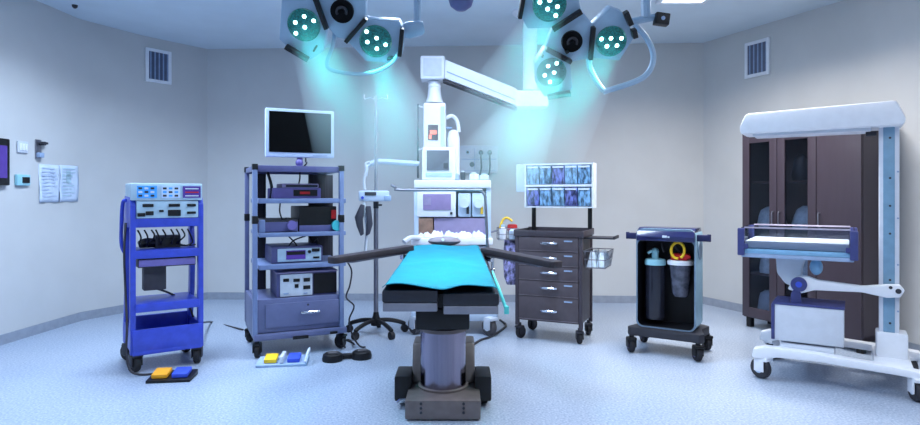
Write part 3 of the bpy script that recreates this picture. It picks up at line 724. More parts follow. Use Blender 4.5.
for sx,x in ((-1,-.42),(1,.20)):
    m = mb('steel'); m.prism([(3.9,zt(3.9)-.085),(4.7,zt(4.7)-.085),(4.7,zt(4.7)-.055),(3.9,zt(3.9)-.055)], x-.006,x+.006,None,'yz')
    for y in (4.0,4.3,4.6): m.cyl((x,y,zt(y)-.07),(x-sx*.04,y,zt(y)-.07),.008)
    m.build('side_rail', O.o)
def armboard(p0,p1,w):
    p0,p1=Vector(p0),Vector(p1); d=(p1-p0); a=math.atan2(d.y,d.x); L_=Vector((d.x,d.y,0)).length
    tl = math.atan2(d.z,L_)
    M = Matrix.Translation(p0) @ Matrix.Rotation(a,4,'Z') @ Matrix.Rotation(-tl,4,'Y')
    m = mb('arm_brown',M); m.prism(rrect(L_,w,.035,4,L_/2,0), -.022,.022,None,'xy',.008); o=m.build('arm_board', O.o)
    k = mb('plate_grey',M); k.bx(-.02,L_*.8,-w*.3,w*.3,-.036,-.022,None,.004); k.build('arm_plate', o)
    k = mb('chrome',M); 
    for x in (.02,.10): k.cyl((x,w*.1,-.03),(x,w*.1,-.13),.011); k.ball((x,w*.1,-.14),.018)
    k.box((.05,0,-.06),(.12,.03,.03),bev=.004); k.build('clamp', o)
armboard((-.375,4.60,.845),(-.86,3.98,.815),.10)
armboard((.185,4.58,.828),(.635,3.86,.80),.10)
# drape frame
m = mb('steel_dull'); m.tube([P(391,185,4.66),P(396,187.5,4.66),P(401,190,4.66),P(475,190,4.66),P(481,191,4.66),P(484.5,195,4.66),P(485.5,202,4.66),P(487.5,248,4.66)],.011,smooth=3); m.box((.205,4.64,zt(4.64)-.03),(.05,.06,.08),'dark_grey',.008); m.build('drape_frame', O.o)
m = mb('strap_cyan'); m.tube([P(492,272,3.95),P(497,284,3.85),P(503,300,3.78),P(507,312,3.75)],.011); m.build('side_strap', O.o)
m = mb('strap_cyan'); m.box(P(506.5,310,3.75),(.03,.03,.05),bev=.006); m.build('strap_buckle', O.o)
# sheet
NX, NY = 44, 70
xs0, xs1 = -.395, .188
vs=[];fs=[]
for j in range(NY+1):
    v=j/NY; y=3.036+v*(4.82-3.036)
    for i in range(NX+1):
        u=i/NX
        inset=.0*(1-v)+.028*v
        x=xs0+inset+(xs1-xs0-2*inset)*u - .012*v
        z=zt(y)+.008
        z+=.005*math.sin(u*9+v*5)+.004*math.sin(v*26+u*4)*.6
        z+=.022*math.exp(-((v-.42-.05*math.sin(u*5))/.025)**2)*max(0,math.sin(u*math.pi))*.6
        # front hem lifts and curls over, sagging into the gap between the leg pads
        e=max(0,1-v/.07)
        z+=e*(.014+.008*math.sin(u*11.5+.2)) - e*e*(.012*math.exp(-((u-.55)/.10)**2))
        yy=y+.018-.012*e*math.sin(u*11)-.034*e*math.exp(-((u-.56)/.16)**2)
        s=max(0,abs(u-.5)*2-.94)/.06; z-=.010*s
        z=max(z,zt(y)+.004)
        vs.append((x,yy,z))
fs=[(j*(NX+1)+i,j*(NX+1)+i+1,(j+1)*(NX+1)+i+1,(j+1)*(NX+1)+i) for j in range(NY) for i in range(NX)]
m=MB('sheet'); m.add(vs,fs); o=m.build('surgical_sheet',None,80); md=o.modifiers.new('thickness','SOLIDIFY'); md.thickness=.004; md.offset=1
tag(o,'turquoise sheet spread over the operating table','sheet')

# ------------------------------------------------------------------ brown drawer cart
t = C = Thing('drawer_cart','brown five-drawer cart on castors at the right of the operating table','medical cart',(.834,5.30,0),-24)
hw, hd = .29, .205
m = MB('cart_frame')
for sx in (-1,1):
    for sy in (-1,1): m.box((sx*(hw-.014),sy*(hd-.014),.53),(.03,.03,.80),bev=.003)
m.build('corner_post', C.o) if False else None
k = MB('cart_brown'); k.bx(-hw+.01,hw-.01,-hd+.012,hd-.01,.165,.90,None,.004); k.build('body', C.o)
for sx in (-1,1):
    for sy in (-1,1): MB('cart_frame').box((sx*(hw-.012),sy*(hd-.012),.515),(.032,.032,.79),bev=.003).build('corner_post', C.o)
m = MB('cart_frame'); m.bx(-hw-.015,hw+.015,-hd-.015,hd+.015,.895,.912,None,.004)
m.bx(-hw-.015,hw+.015,-hd-.015,-hd,.905,.945,None,.003); m.bx(-hw-.015,hw+.015,hd,hd+.015,.905,.955,None,.003)
for sx in (-1,1): m.bx(sx*(hw+.008)-.008,sx*(hw+.008)+.008,-hd-.012,hd+.012,.905,.948,None,.003)
m.build('top_tray', C.o)
hs = [.125,.125,.125,.135,.205]; z = .895
for h in hs:
    z0 = z-h; dd = MB('cart_brown').bx(-hw+.03,hw-.03,-hd-.008,-hd+.02,z0+.005,z-.004,None,.004).build('drawer', C.o)
    m = MB('cart_edge'); m.bx(-hw+.03,hw-.03,-hd-.012,-hd-.006,z0+.001,z0+.006); m.build('edge_strip', dd)
    zc = z0+min(h*.55,.085); m = MB('chrome'); handle_bar(m,(-.05,-hd-.006,zc),(.075,-hd-.006,zc),(0,-.032,0),.011); m.build('handle', dd)
    m = MB('print_grey'); m.bx(.14,.21,-hd-.012,-hd-.006,z-.04,z-.028); m.build('label_holder', dd)
    z = z0
for sx in (-1,1):
    for sy in (-1,1): caster(C.o,sx*.265,sy*.175,.052,'dark_grey','rubber',25*sx,.135,'dark_grey')
# bin rack (part of the cart)
for x in (-.245,.275): MB('black').bx(x-.018,x+.018,hd-.03,hd-.005,.92,1.16,None,.003).build('rack_post', C.o)
rk = MB('bin_edge'); x0,x1 = -.30,.315; y0,y1 = .10,.235
rk.bx(x0,x1,y1-.01,y1,1.135,1.53); rk.bx(x0,x1,y0,y1,1.52,1.535); rk.bx(x0,x1,y0,y1,1.135,1.147); rk.bx(x0,x1,y0-.004,y1,1.325,1.345)
for x in (x0,x1): rk.bx(x-.008,x+.008,y0,y1,1.135,1.535)
rko = rk.build('bin_rack', C.o)
for r_,z0 in enumerate((1.15,1.348)):
    for c_ in range(5):
        w=(x1-x0-.03)/5; xa=x0+.015+c_*w
        m=MB('bin_clear' if (c_+r_)%3 else 'bin_purple'); m.prism([(y0-.012,z0+.165),(y0+.005,z0+.002),(y1-.02,z0+.002),(y1-.02,z0+.165)], xa+.004,xa+w-.004,None,'yz',.004)
        m.bx(xa+.01,xa+w-.01,y0-.018,y0-.010,z0+.145,z0+.160,'bin_edge')
        m.build('bin', rko)
MB('blue_white').bx(-.395,-.31,.12,.14,1.28,1.535,None,.004).build('rack_side_plate', C.o)
m = MB('dark_grey'); m.bx(hw-.02,hw+.25,-.10,.12,.878,.892,None,.004); m.bx(hw+.235,hw+.25,-.10,.12,.878,.905,None,.003); m.build('side_shelf', C.o)
bk = Thing('side_basket','clear basket filled with blue packs on the right side of the brown cart','basket',tuple(C.W((hw+.10,-.02,.64))),-24)
m = MB('steel_dull')
for z,e in ((0,0),(.07,.01),(.14,.02)): m.tube([(-.08-e,-.14-e,z),(.08+e,-.14-e,z),(.08+e,.14+e,z),(-.08-e,.14+e,z)],.004,closed=True,seg=6)
for k in range(7):
    y=-.14+.28*k/6; m.tube([(.1,y*1.1,.14),(.08,y,0),(-.08,y,0),(-.1,y*1.1,.14)],.003,seg=6)
for k in range(4):
    x=-.08+.16*k/3; m.tube([(x,-.16,.14),(x,-.14,0)],.003,seg=6); m.tube([(x,.16,.14),(x,.14,0)],.003,seg=6)
m.build('wire_body', bk.o)
rr=random.Random(4)
for k,(x,y) in enumerate(((-.035,-.075),(.04,-.06),(-.03,.06),(.04,.075))):
    m=MB('plastic_bag'); N=8; vs=[];
    for j in range(N+1):
        for i in range(N+1):
            u,v=i/N-.5,j/N-.5; e=max(0,1-(2*abs(u))**4)*max(0,1-(2*abs(v))**4); vs.append((u*.075,v*.12,.004+e*(.09+rr.uniform(0,.05))))
    m.add(vs,[(j*(N+1)+i,j*(N+1)+i+1,(j+1)*(N+1)+i+1,(j+1)*(N+1)+i) for j in range(N) for i in range(N)]); m.bx(-.037,.037,-.06,.06,0,.006)
    o=m.build('dressing_pack'); o.location=bk.W((x,y,.006)); o.rotation_euler=(0,0,R(-24)); tag(o,'blue wrapped pack inside the wire basket on the brown cart side','pack','packs in the side basket')

# ------------------------------------------------------------------ suction unit
t = S = Thing('suction_unit','black-fronted suction unit on a dark four-castor base','suction unit',(1.68,4.80,0),-32)
bw, by0, by1, bz0, bz1 = .225,-.16,.12,.205,.985
m = MB('suction_side')
outer = rrect(2*bw,bz1-bz0,.05,5,0,(bz0+bz1)/2); inner = rrect(2*bw-.022,bz1-bz0-.10,.045,5,0,(bz0+bz1)/2-.038)
n=len(outer)
def ring(m,a,b,y,mt):
    vs=[(p[0],y,p[1]) for p in a]+[(p[0],y,p[1]) for p in b]; m.add(vs,[(i,(i+1)%n,n+(i+1)%n,n+i) for i in range(n)],mt)
def wallr(m,a,ya,yb,mt): 
    vs=[(p[0],ya,p[1]) for p in a]+[(p[0],yb,p[1]) for p in a]; m.add(vs,[(i,(i+1)%n,n+(i+1)%n,n+i) for i in range(n)],mt)
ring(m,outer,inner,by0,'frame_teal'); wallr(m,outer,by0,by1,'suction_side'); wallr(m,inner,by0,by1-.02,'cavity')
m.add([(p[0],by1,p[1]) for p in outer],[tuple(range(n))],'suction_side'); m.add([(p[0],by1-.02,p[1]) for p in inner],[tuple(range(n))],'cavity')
m.build('housing', S.o)
m=MB('suction_top'); m.prism([(-.18,bz1-.095),(-.185,bz1-.06),(-.16,bz1-.015),(-.10,bz1+.008),(.08,bz1+.008),(.115,bz1-.02),(.115,bz1-.03),(-.13,bz1-.03),(-.15,bz1-.095)],-bw+.008,bw-.008,None,'yz',.004); m.build('top_panel', S.o)
m=MB('panel_white'); m.box((.0,-.183,bz1-.058),(.035,.006,.018),bev=.003); m.box((.03,-.183,bz1-.06),(.016,.006,.010)); m.build('badge', S.o)
for sx in (-1,1):
    k=MB('cart_blue_dark'); k.box((sx*(bw+.045),-.10,bz1-.065),(.10,.04,.05),bev=.01); k.cyl((sx*(bw+.085),-.10,bz1-.09),(sx*(bw+.085),-.10,bz1-.035),.014); k.build('holder', S.o)
MB('frame_teal').cyl((bw-.002,0,.82),(bw+.006,0,.82),.075,seg=24).build('side_vent', S.o)
m=MB('dark_grey'); m.prism([(-.26,-.22),(-.20,-.20),(.20,-.20),(.26,-.22),(.29,-.17),(.24,.0),(.27,.16),(.22,.2),(-.22,.2),(-.27,.16),(-.24,0),(-.29,-.17)],.135,.205,None,'xy',.012); m.build('base', S.o)
for x,y in ((-.25,-.20),(.25,-.20),(-.25,.18),(.25,.18)): caster(S.o,x,y,.058,'black','rubber',35,.14,'purple_knob')
j=Thing('suction_jar','smoke-grey suction jar with a turquoise lid, left inside the suction unit','suction jar',tuple(S.W((-.105,-.045,.262))),-32)
MB('jar_smoke').lathe([(0,0),(.072,0),(.077,.02),(.077,.43),(.07,.43),(.07,.02),(0,.012)],(0,0,0),None,None,24).build('vessel', j.o)
m=MB('teal_pale'); m.lathe([(0,.43),(.082,.43),(.084,.455),(.075,.475),(.03,.482),(0,.482)],(0,0,0),None,None,24); m.build('lid', j.o)
m=MB('teal_pale'); m.cyl((0,0,.475),(0,0,.53),.026); m.ball((0,0,.535),.03); m.tube([(0,0,.53),(-.03,-.02,.535),(-.05,-.03,.52)],.012); m.build('valve', j.o)
j=Thing('suction_jar','clear suction jar with a white rim, right inside the suction unit','suction jar',tuple(S.W((.09,-.045,.455))),-32)
MB('jar_clear').lathe([(0,0),(.05,0),(.062,.02),(.082,.26),(.076,.26),(.056,.02),(0,.012)],(0,0,0),None,None,24).build('vessel', j.o)
MB('white').lathe([(.07,.25),(.098,.25),(.10,.275),(.09,.285),(.0,.285)],(0,0,0),None,None,24).build('rim', j.o)
m=MB('red'); m.box((0,0,.31),(.13,.11,.05),bev=.015); m.box((.05,-.04,.32),(.07,.03,.03),bev=.01,rot=(0,20,10)); m.build('cap', j.o)
MB('dark_grey').bx(-.03,.03,.03,.142,.12,.2,None,.004).build('bracket', j.o)
m=MB('yellow'); pts=[(.05*math.cos(R(a)),-.075+.01*math.sin(R(a)),.365+.062*math.sin(R(a))) for a in range(-60,300,24)]; m.tube(pts,.011); o=m.build('coiled_tube'); o.location=S.W((.085,-.045,.455)); o.rotation_euler=(0,0,R(-32)); tag(o,'yellow tube coil above the red cap in the suction unit','tube')
o=MB('dark_grey').tube([S.W((-.03,-.08,.80)),S.W((-.045,-.06,.87)),S.W((.0,-.04,.90)),S.W((.05,-.05,.84)),S.W((.09,-.05,.795))],.009,smooth=6).build('suction_hose'); tag(o,'dark hose arching between the two suction jars','hose')

# ------------------------------------------------------------------ brown cabinet
t = K = Thing('glass_cabinet','tall dark brown cabinet with two glass doors behind the infant warmer','cabinet',(0,0,0),-67)
wv = Vector((math.cos(R(-67)),math.sin(R(-67)),0)); nv = Vector((-wv.y,wv.x,0))
K.loc = Vector((2.71,5.73,0))+wv*.565; K.o.location = K.loc
w2, dp, zb, zt_ = .565, .36, .095, 1.84
m = MB('wood'); m.bx(-w2,-w2+.02,0,dp,zb,zt_); m.bx(w2-.02,w2,0,dp,zb,zt_); m.bx(-w2,w2,0,dp,zt_-.025,zt_); m.bx(-w2,w2,0,dp,zb,zb+.04); m.bx(-w2,w2,dp-.012,dp,zb,zt_,'wood_inside'); m.bx(w2*.333-.01,w2*.333+.01,.01,dp,zb,zt_); m.build('carcass', K.o)
for x in (-w2+.04,w2-.04):
    for y in (.04,dp-.04): MB('black').box((x,y,zb/2),(.05,.05,zb),bev=.004).build('foot', K.o)
for z in (.50,.93,1.36): MB('wood_inside').bx(-w2+.02,w2*.333-.01,.03,dp-.012,z,z+.018).build('shelf', K.o)
dw = 2*w2/3
for k in range(3):
    x0=-w2+k*dw+.003; x1=x0+dw-.006
    if k < 2:
        m=MB('wood'); e=.075
        m.bx(x0,x0+e,-.022,0,zb+.01,zt_-.005,None,.003); m.bx(x1-e,x1,-.022,0,zb+.01,zt_-.005,None,.003)
        m.bx(x0+e,x1-e,-.022,0,zb+.01,zb+.10,None,.003); m.bx(x0+e,x1-e,-.022,0,zt_-.105,zt_-.005,None,.003)
        d=m.build('door', K.o); MB('cabinet_glass').bx(x0+e,x1-e,-.012,-.008,zb+.10,zt_-.105).build('glass_pane', d)
    else:
        d=MB('wood').bx(x0,x1,-.022,0,zb+.01,zt_-.005,None,.003).build('door', K.o)
    hx = x1-.03 if k == 0 else x0+.03
    m=MB('steel_dull'); handle_bar(m,(hx,-.02,.98),(hx,-.02,1.10),(0,-.025,0),.006); m.build('handle', d)
def bag(x,y,z,w,d,h,label,mt='plastic_bag',seed=1,cat='bag',nm='plastic_bag'):
    rr=random.Random(seed); m=MB(mt); n=14; prof=[(.0,0),(.48,.0),(.52,.2),(.47,.55),(.38,.85),(.18,1.0),(0,.98)]
    vs=[];fs=[]
    for r_,hh in prof:
        for i in range(n):
            a=2*math.pi*i/n; q=r_*rr.uniform(.86,1.0); vs.append((math.cos(a)*q*w,math.sin(a)*q*d,max(0,hh*h*(rr.uniform(.93,1.0) if r_ else 1))))
    for j in range(len(prof)-1):
        for i in range(n): fs.append((j*n+i,j*n+(i+1)%n,(j+1)*n+(i+1)%n,(j+1)*n+i))
    m.add(vs,fs); o=m.build(nm,None,60); o.location=K.W((x,y,z)); o.rotation_euler=(0,0,R(-67)); return tag(o,label,cat)
bag(-.38,.15,.9485,.26,.24,.20,'pale wrapped bundle behind the left glass door',seed=2)
bag(-.0,.14,.9485,.28,.24,.21,'pale wrapped bundle behind the right glass door',seed=3)
bag(-.40,.15,.5185,.2,.18,.2,'pale bundle low behind the left glass door',seed=4)
bag(-.03,.15,.5185,.22,.18,.2,'pale bundle low behind the right glass door',seed=5)
bag(-.42,.15,.1355,.2,.18,.22,'grey bundle at the bottom behind the left glass door','blue_white',seed=6)
bag(-.08,.16,1.3785,.17,.16,.24,'dark bundle on the top shelf behind the right glass door','dark_grey',seed=7)
m=MB('white'); m.box((0,0,.15),(.012,.16,.30),bev=.003); m.box((.05,.01,.008),(.14,.14,.012),bev=.003)
o=m.build('file_holder'); o.location=K.W((.075,.12,1.379)); o.rotation_euler=(0,0,R(-67)); tag(o,'white upright file holder on the top shelf behind the right glass door','file holder')
o=MB('white').lathe([(0,0),(.02,0),(.022,.02),(.012,.035),(0,.036)],(0,0,0)).build('small_jar'); o.location=K.W((-.27,.08,1.3785)); tag(o,'tiny white jar on the shelf behind the left glass door','jar')

# ------------------------------------------------------------------ infant warmer
t = N = Thing('infant_warmer','white infant warmer with an overhead hood and open bed at the right','infant warmer',(2.82,3.94,0),-33)
# local x runs towards the column (u), local y away from the camera (v)
m=MB('column_white'); m.bx(-.058,.05,-.06,.02,.30,1.70,None,.008); m.build('column', N.o)
m=MB('column_blue'); m.bx(-.036,.026,-.066,-.058,.34,1.69,None,.003); m.build('column_track', N.o)
for z in (.42,.70,1.0,1.18,1.36,1.62): MB('dark_grey').cyl((.0,-.066,z),(.0,-.071,z),.007,seg=10).build('track_screw', N.o)
for z in (.5,.8,1.1,1.4): MB('print_grey').cyl((.042,-.06,z),(.042,-.065,z),.006,seg=10).build('rail_screw', N.o)
m=MB('white'); m.box((.01,0,.265),(.17,.17,.19),bev=.015); m.build('column_foot', N.o)
m=MB('white'); m.prism([(-.89,.0),(-.86,.145),(-.60,.165),(0,.15),(.07,.12),(.09,.045),(.05,.0)][0:0] or [(-.875,1.685),(-.88,1.735),(-.84,1.828),(.03,1.85),(.08,1.735),(.07,1.69)], -.17,.17,None,'xz',.022); m.build('hood', N.o)
m=MB('offwhite'); m.bx(-.80,-.10,-.12,.12,1.668,1.69,None,.006); m.build('heater_grille', N.o)
MB('dark_grey').box((-.10,-.02,1.655),(.06,.05,.03),bev=.005).build('sensor', N.o)
l=bpy.data.lights.new('hood_lamp','AREA'); l.shape='RECTANGLE'; l.size=.5; l.size_y=.12; l.energy=3.5; l.color=(1,.97,.94); l.spread=R(110)
ho=bpy.data.objects.new('hood_lamp',l); COL.objects.link(ho); ho.parent=N.o; ho.location=(-.48,0,1.66)
# bed
bx0,bx1,byy = -.855,-.195,.25
bed=MB('warm_bed_blue').bx(bx0+.02,bx1-.02,-byy-.005,byy-.01,.845,.880,None,.008).build('bed_tray', N.o)
MB('white').bx(bx0+.025,bx1-.025,-byy+.008,byy-.01,.881,.935,None,.012).build('mattress', N.o)
m=MB('warm_purple'); 
for sx in (bx0,bx1):
    m=MB('warm_purple')
    for sy in (-byy,byy): m.box((sx,sy,.925),(.045,.045,.19),bev=.008)
    m.bx(sx-.015,sx+.015,-byy,byy,.835,.895,None,.006); m.build('end_frame', N.o)
for sx in (bx0,bx1):
    for sy in (-byy,byy): MB('warm_purple').box((sx+(.025 if sx==bx0 else -.025),sy*1.05,.895),(.04,.018,.035),bev=.006).build('latch', N.o)
m=MB('acrylic')
for sy in (-byy,byy): MB('acrylic').bx(bx0+.02,bx1-.02,sy-.003,sy+.003,.88,1.025).build('side_panel', N.o)
for sx in (bx0,bx1): MB('acrylic').bx(sx-.003,sx+.003,-byy+.02,byy-.02,.9,1.025).build('end_panel', N.o)
for sy in (-byy,byy): MB('pink_grey').bx(bx0+.02,bx1-.02,sy-.005,sy+.005,1.02,1.03).build('panel_edge', N.o)
MB('print_grey').bx(bx0,bx1,-byy-.005,-byy+.03,.818,.845,None,.006).build('bed_rail', N.o)
# lifting arm
m=MB('white'); m.prism([(-.58,.60),(-.54,.685),(-.47,.70),(-.40,.675),(-.15,.655),(-.02,.675),(.05,.68),(.075,.645),(.05,.60),(-.02,.59),(-.15,.615),(-.42,.605),(-.50,.575)],-.14,-.075,None,'xz',.012); arm=m.build('lift_arm', N.o)
MB('dark_grey').cyl((.04,-.14,.64),(.04,-.147,.64),.016).cyl((.0,-.14,.66),(.0,-.145,.66),.01).build('pivot_bolt', arm)
m=MB('warm_purple'); m.cyl((-.51,-.13,.64),(-.51,-.155,.64),.05,seg=24); m.cyl((-.51,-.15,.64),(-.51,-.16,.64),.02,'pedal_blue'); m.build('pivot_disc', N.o)
m=MB('offwhite'); m.prism([(-.66,.84),(-.65,.70),(-.60,.63),(-.53,.60),(-.47,.63),(-.50,.68),(-.49,.76),(-.46,.84)],-.075,.02,None,'xz',.015); m.build('bed_support', N.o)
m=MB('warm_purple'); m.prism([(-.56,.50),(-.56,.57),(-.53,.63),(-.49,.63),(-.50,.56),(-.49,.50)],-.14,-.11,None,'xz',.006); m.build('lever', N.o)
MB('warm_bed_blue').ball((-.41,-.09,.76),.04,sc=(1,1,1.4)).build('knob', N.o)
# storage box
bo=Vector(N.o.location)
m=MB('offwhite'); m.bx(-.655,-.25,-.185,.12,.25,.50,None,.008); m.build('storage_box', N.o)
MB('warm_purple').bx(-.665,-.245,-.19,.13,.497,.512,None,.005).build('box_lid', N.o)
MB('warm_purple').bx(-.675,-.653,-.19,.12,.255,.50,None,.006).build('box_side', N.o)
# base
for sy,x0 in ((-.29,-.72),(.29,-.74)):
    m=MB('white'); pr=[(x0-.06,.145),(x0-.05,.205),(x0+.02,.228),(-.40,.222),(0,.20),(.18,.185),(.205,.15),(.17,.135),(.05,.15),(-.40,.17),(x0+.10,.165),(x0+.02,.14)]
    m.prism(pr,sy-.045,sy+.045,None,'xz',.012); m.build('base_leg', N.o)
m=MB('white'); m.bx(-.09,.11,-.28,.28,.14,.20,None,.015); m.bx(-.62,-.30,-.26,.26,.165,.236,'offwhite',.01); m.build('base_crossbar', N.o)
for x,y,a in ((-.71,-.29,60),(.13,-.30,20),(-.72,.29,-30),(.13,.29,40)): caster(N.o,x,y,.070,'white','dark_grey',a,.145,'blue_white')

# ------------------------------------------------------------------ surgical lamps
LY = 3.5; SC = LY/F; TILT = 30
def lamp(hx, hy, label, pods, bars, hubpoly, discr, ticks=()):
    h = P(hx,hy,LY); t = Thing('surgical_lamp', label, 'surgical lamp', tuple(h), 0)
    M = Matrix.Rotation(R(TILT),4,'X')
    l = lambda x,y: ((x-hx)*SC, -(y-hy)*SC/.96)
    m=MB('lamp_shell',M); m.prism([l(*p) for p in hubpoly],-.02,.05,None,'xz',.01); hub=m.build('hub', t.o)
    m=MB('black_gloss',M); m.cyl((0,-.02,0),(0,-.04,0),discr*SC,seg=28); m.build('hub_disc', hub)
    m=MB('dark_grey',M); m.tube([(math.cos(R(a))*discr*SC*.42,-.05,math.sin(R(a))*discr*SC*.42) for a in range(-30,230,20)],.008); m.cyl((0,-.04,0),(0,-.06,0),discr*SC*.25,'black_gloss'); m.build('grip_ring', hub)
    for poly_, (cx,cy), rl, leds in pods:
        m=MB('lamp_shell',M); m.prism([l(*p) for p in poly_],-.012,.07,None,'xz',.012); pod=m.build('lamp_pod', t.o)
        x,z=l(cx,cy)
        m=MB('lamp_lens',M); m.lathe([(0,0),(rl*SC*.93,0),(rl*SC,.006),(rl*SC,-.012),(0,-.012)],(x,-.014,z),(x,-1,z),None,32); m.build('lens', pod)
        for ex,ey in leds:
            a,b=l(ex,ey); k=MB('led',M); k.lathe([(0,0),(.0115,0),(.0095,.005),(0,.008)],(a,-.016,b),(a,-1,b),None,12); k.build('led', pod)
    for (xa,ya),(xb,yb),w in bars:
        a=Vector((*l(xa,ya),0)); b=Vector((*l(xb,yb),0)); d=(b-a); L_=d.length; an=math.atan2(d.y,d.x); c=(a+b)/2
        Mx = M @ Matrix.Translation((c.x,-.035,c.y)) @ Matrix.Rotation(-an,4,'Y')
        m=MB('black',Mx); m.box((0,0,0),(L_,.05,w*SC),bev=.004); m.build('handle_bar', t.o)
    return t, l, M
LA, la, MA = lamp(343,10,'green-lit surgical lamp head hanging at the upper left', [
  ([(284,-4),(275,38),(282,45),(304,59),(319,50),(325,28),(318,-4)],(302.7,23.7),16.5,[(304,15.5),(313,19.7),(294.3,21.2),(303.3,25.8),(293.4,31.7)]),
  ([(345,40),(366,18),(399,20),(404,30),(400,54),(386,62),(362,60)],(373.8,39.5),16.5,[(365.3,30),(375,36.4),(365.3,40.2),(383.7,43),(374.5,46.9)]),
  ([(326,-20),(330,-52),(356,-58),(372,-40),(366,-18)],(349,-37),15,[(349,-45),(342,-39),(357,-38),(346,-31),(353,-30)])],
  [((282,43.5),(303.5,57),4.2),((317.5,-4),(326,26.5),4.2),((344,39),(366.5,16.5),4.2),((402,26),(398,53),4),((310.5,48),(313.5,43.5),2),((385,56),(391,55),2)],
  [(318,-10),(327,27),(335,36),(345,38),(366,17),(368,-14),(345,-20)], 11.5)
LB, lb, MBm = lamp(571,40,'green-lit surgical lamp head hanging right of the ceiling pendant', [
  ([(524,-16),(519,17),(527,29),(552,28),(578,11),(570,-14)],(546.5,6),16.5,[(537,4.2),(546.6,2.5),(554.4,8.2),(545,10.3),(553.4,16.2)]),
  ([(545,47),(572,60),(577,88),(573,94),(548,97),(538,82),(536,62)],(553.5,71.5),15.3,[(549.7,64.9),(558.2,62.1),(556.3,71.5),(546.9,74.3),(552.9,80.9)]),
  ([(590,25),(606,9),(618,13),(634,36),(622,60),(591,57)],(610.5,40.5),15.3,[(600.7,38.4),(610.1,37.7),(620.5,37.7),(607,45.4),(617,44.7)])],
  [((521.5,-8),(518,18),4),((551,28.5),(577.5,11.5),4.2),((545.5,46.5),(572,59.5),4.2),((590.5,26),(591,57),4.2),((551,95.5),(574.5,91.5),4.2),((620,12),(627,24),5),((630,28),(633,36),5),((541.5,54.5),(543,52),2),((565,50),(568,48.5),3)],
  [(578,11),(591,25),(592,57),(572,61),(545,47),(551,28)], 10.5)
def lt(T,px,py,Y): return P(px,py,Y)-T.loc
# carrying yokes and rods
m=MB('lamp_shell'); m.tube([lt(LA,417,-70,3.62),lt(LA,417.5,-20,3.62),lt(LA,417,27,3.62)],.022); m.build('drop_rod', LA.o)
m=MB('lamp_shell'); m.lathe([(0,0),(.03,0),(.045,.02),(.05,.10),(.03,.15),(0,.16)],lt(LA,424,27,3.62),lt(LA,396,33,3.62)); m.build('joint', LA.o)
m=MB('lamp_shell'); m.tube([lt(LA,398,27,3.6),lt(LA,385,24,3.64),lt(LA,366,18,3.66),lt(LA,345,10,3.62)],.018,smooth=4); m.build('yoke', LA.o)
m=MB('lamp_shell'); m.tube([lt(LA,335,26,3.60),lt(LA,333,45,3.60),lt(LA,327,66,3.58),lt(LA,345,73,3.58),lt(LA,372,73,3.58),lt(LA,392,63,3.58),lt(LA,400,50,3.60)],.012,smooth=5); m.build('steering_loop', LA.o)
m=MB('lamp_shell'); m.tube([lt(LB,645,-70,3.62),lt(LB,645,-20,3.62),lt(LB,646,18,3.62)],.030); m.build('drop_rod', LB.o)
m=MB('lamp_shell'); m.tube([lt(LB,655,17,3.62),lt(LB,640,20,3.62),lt(LB,618,25,3.63),lt(LB,600,32,3.64),lt(LB,571,40,3.62)],.022,smooth=4); m.build('yoke', LB.o)
m=MB('black'); c0=lt(LB,661.5,19.5,3.60); m.box(c0,(.085,.06,.07),bev=.008,rot=(0,8,0)); m.cyl(c0+Vector((0,-.03,0)),c0+Vector((0,-.034,0)),.012,'print_grey'); m.build('brake_block', LB.o)
m=MB('lamp_shell'); m.tube([lt(LB,635,25,3.60),lt(LB,645,36,3.58),lt(LB,652,49,3.56),lt(LB,653,62,3.55),lt(LB,647,74,3.54),lt(LB,634,82,3.54),lt(LB,606,91,3.54),lt(LB,604,91,3.54),lt(LB,597,82,3.55),lt(LB,590,68,3.57),lt(LB,589,57,3.58)],.017,smooth=4); m.build('steering_loop', LB.o)
# ceiling mount of both lamps
hm = P(461,4,3.7)
t = Thing('lamp_ceiling_mount','grey ceiling mount with a rounded end between the two surgical lamps','ceiling mount',(hm.x,3.7,3.0),0)
m=MB('lamp_shell'); m.lathe([(0,0),(.2,0),(.2,-.03),(.14,-.07),(0,-.07)],(0,0,0)); m.build('ceiling_plate', t.o)
m=MB('lamp_shell'); m.cyl((0,0,-.05),(0,0,-.5),.05,seg=20); m.build('tube', t.o)
m=MB('purple_knob'); zz=P(461,11,3.7).z-3; m.d='tower_purple'; m.lathe([(0,0),(.03,.004),(.065,.03),(.08,.075),(.08,.20),(.05,.22),(0,.22)],(0,0,zz)); m.build('end_cap', t.o)
for T,px,za in ((LA,417,2.70),(LB,645,2.76)):
    p=P(px,0,3.62); m=MB('lamp_shell'); m.tube([(hm.x,3.7,za-.02),((hm.x+p.x)/2,3.68,za+.03),(p.x,3.62,za)],.030,smooth=5)
    m.v=[v-T.loc for v in m.v]; m.cyl((p.x-T.loc.x,3.62-T.loc.y,za-.2-T.loc.z),(p.x-T.loc.x,3.62-T.loc.y,za+.05-T.loc.z),.04); m.build('swing_arm', T.o)

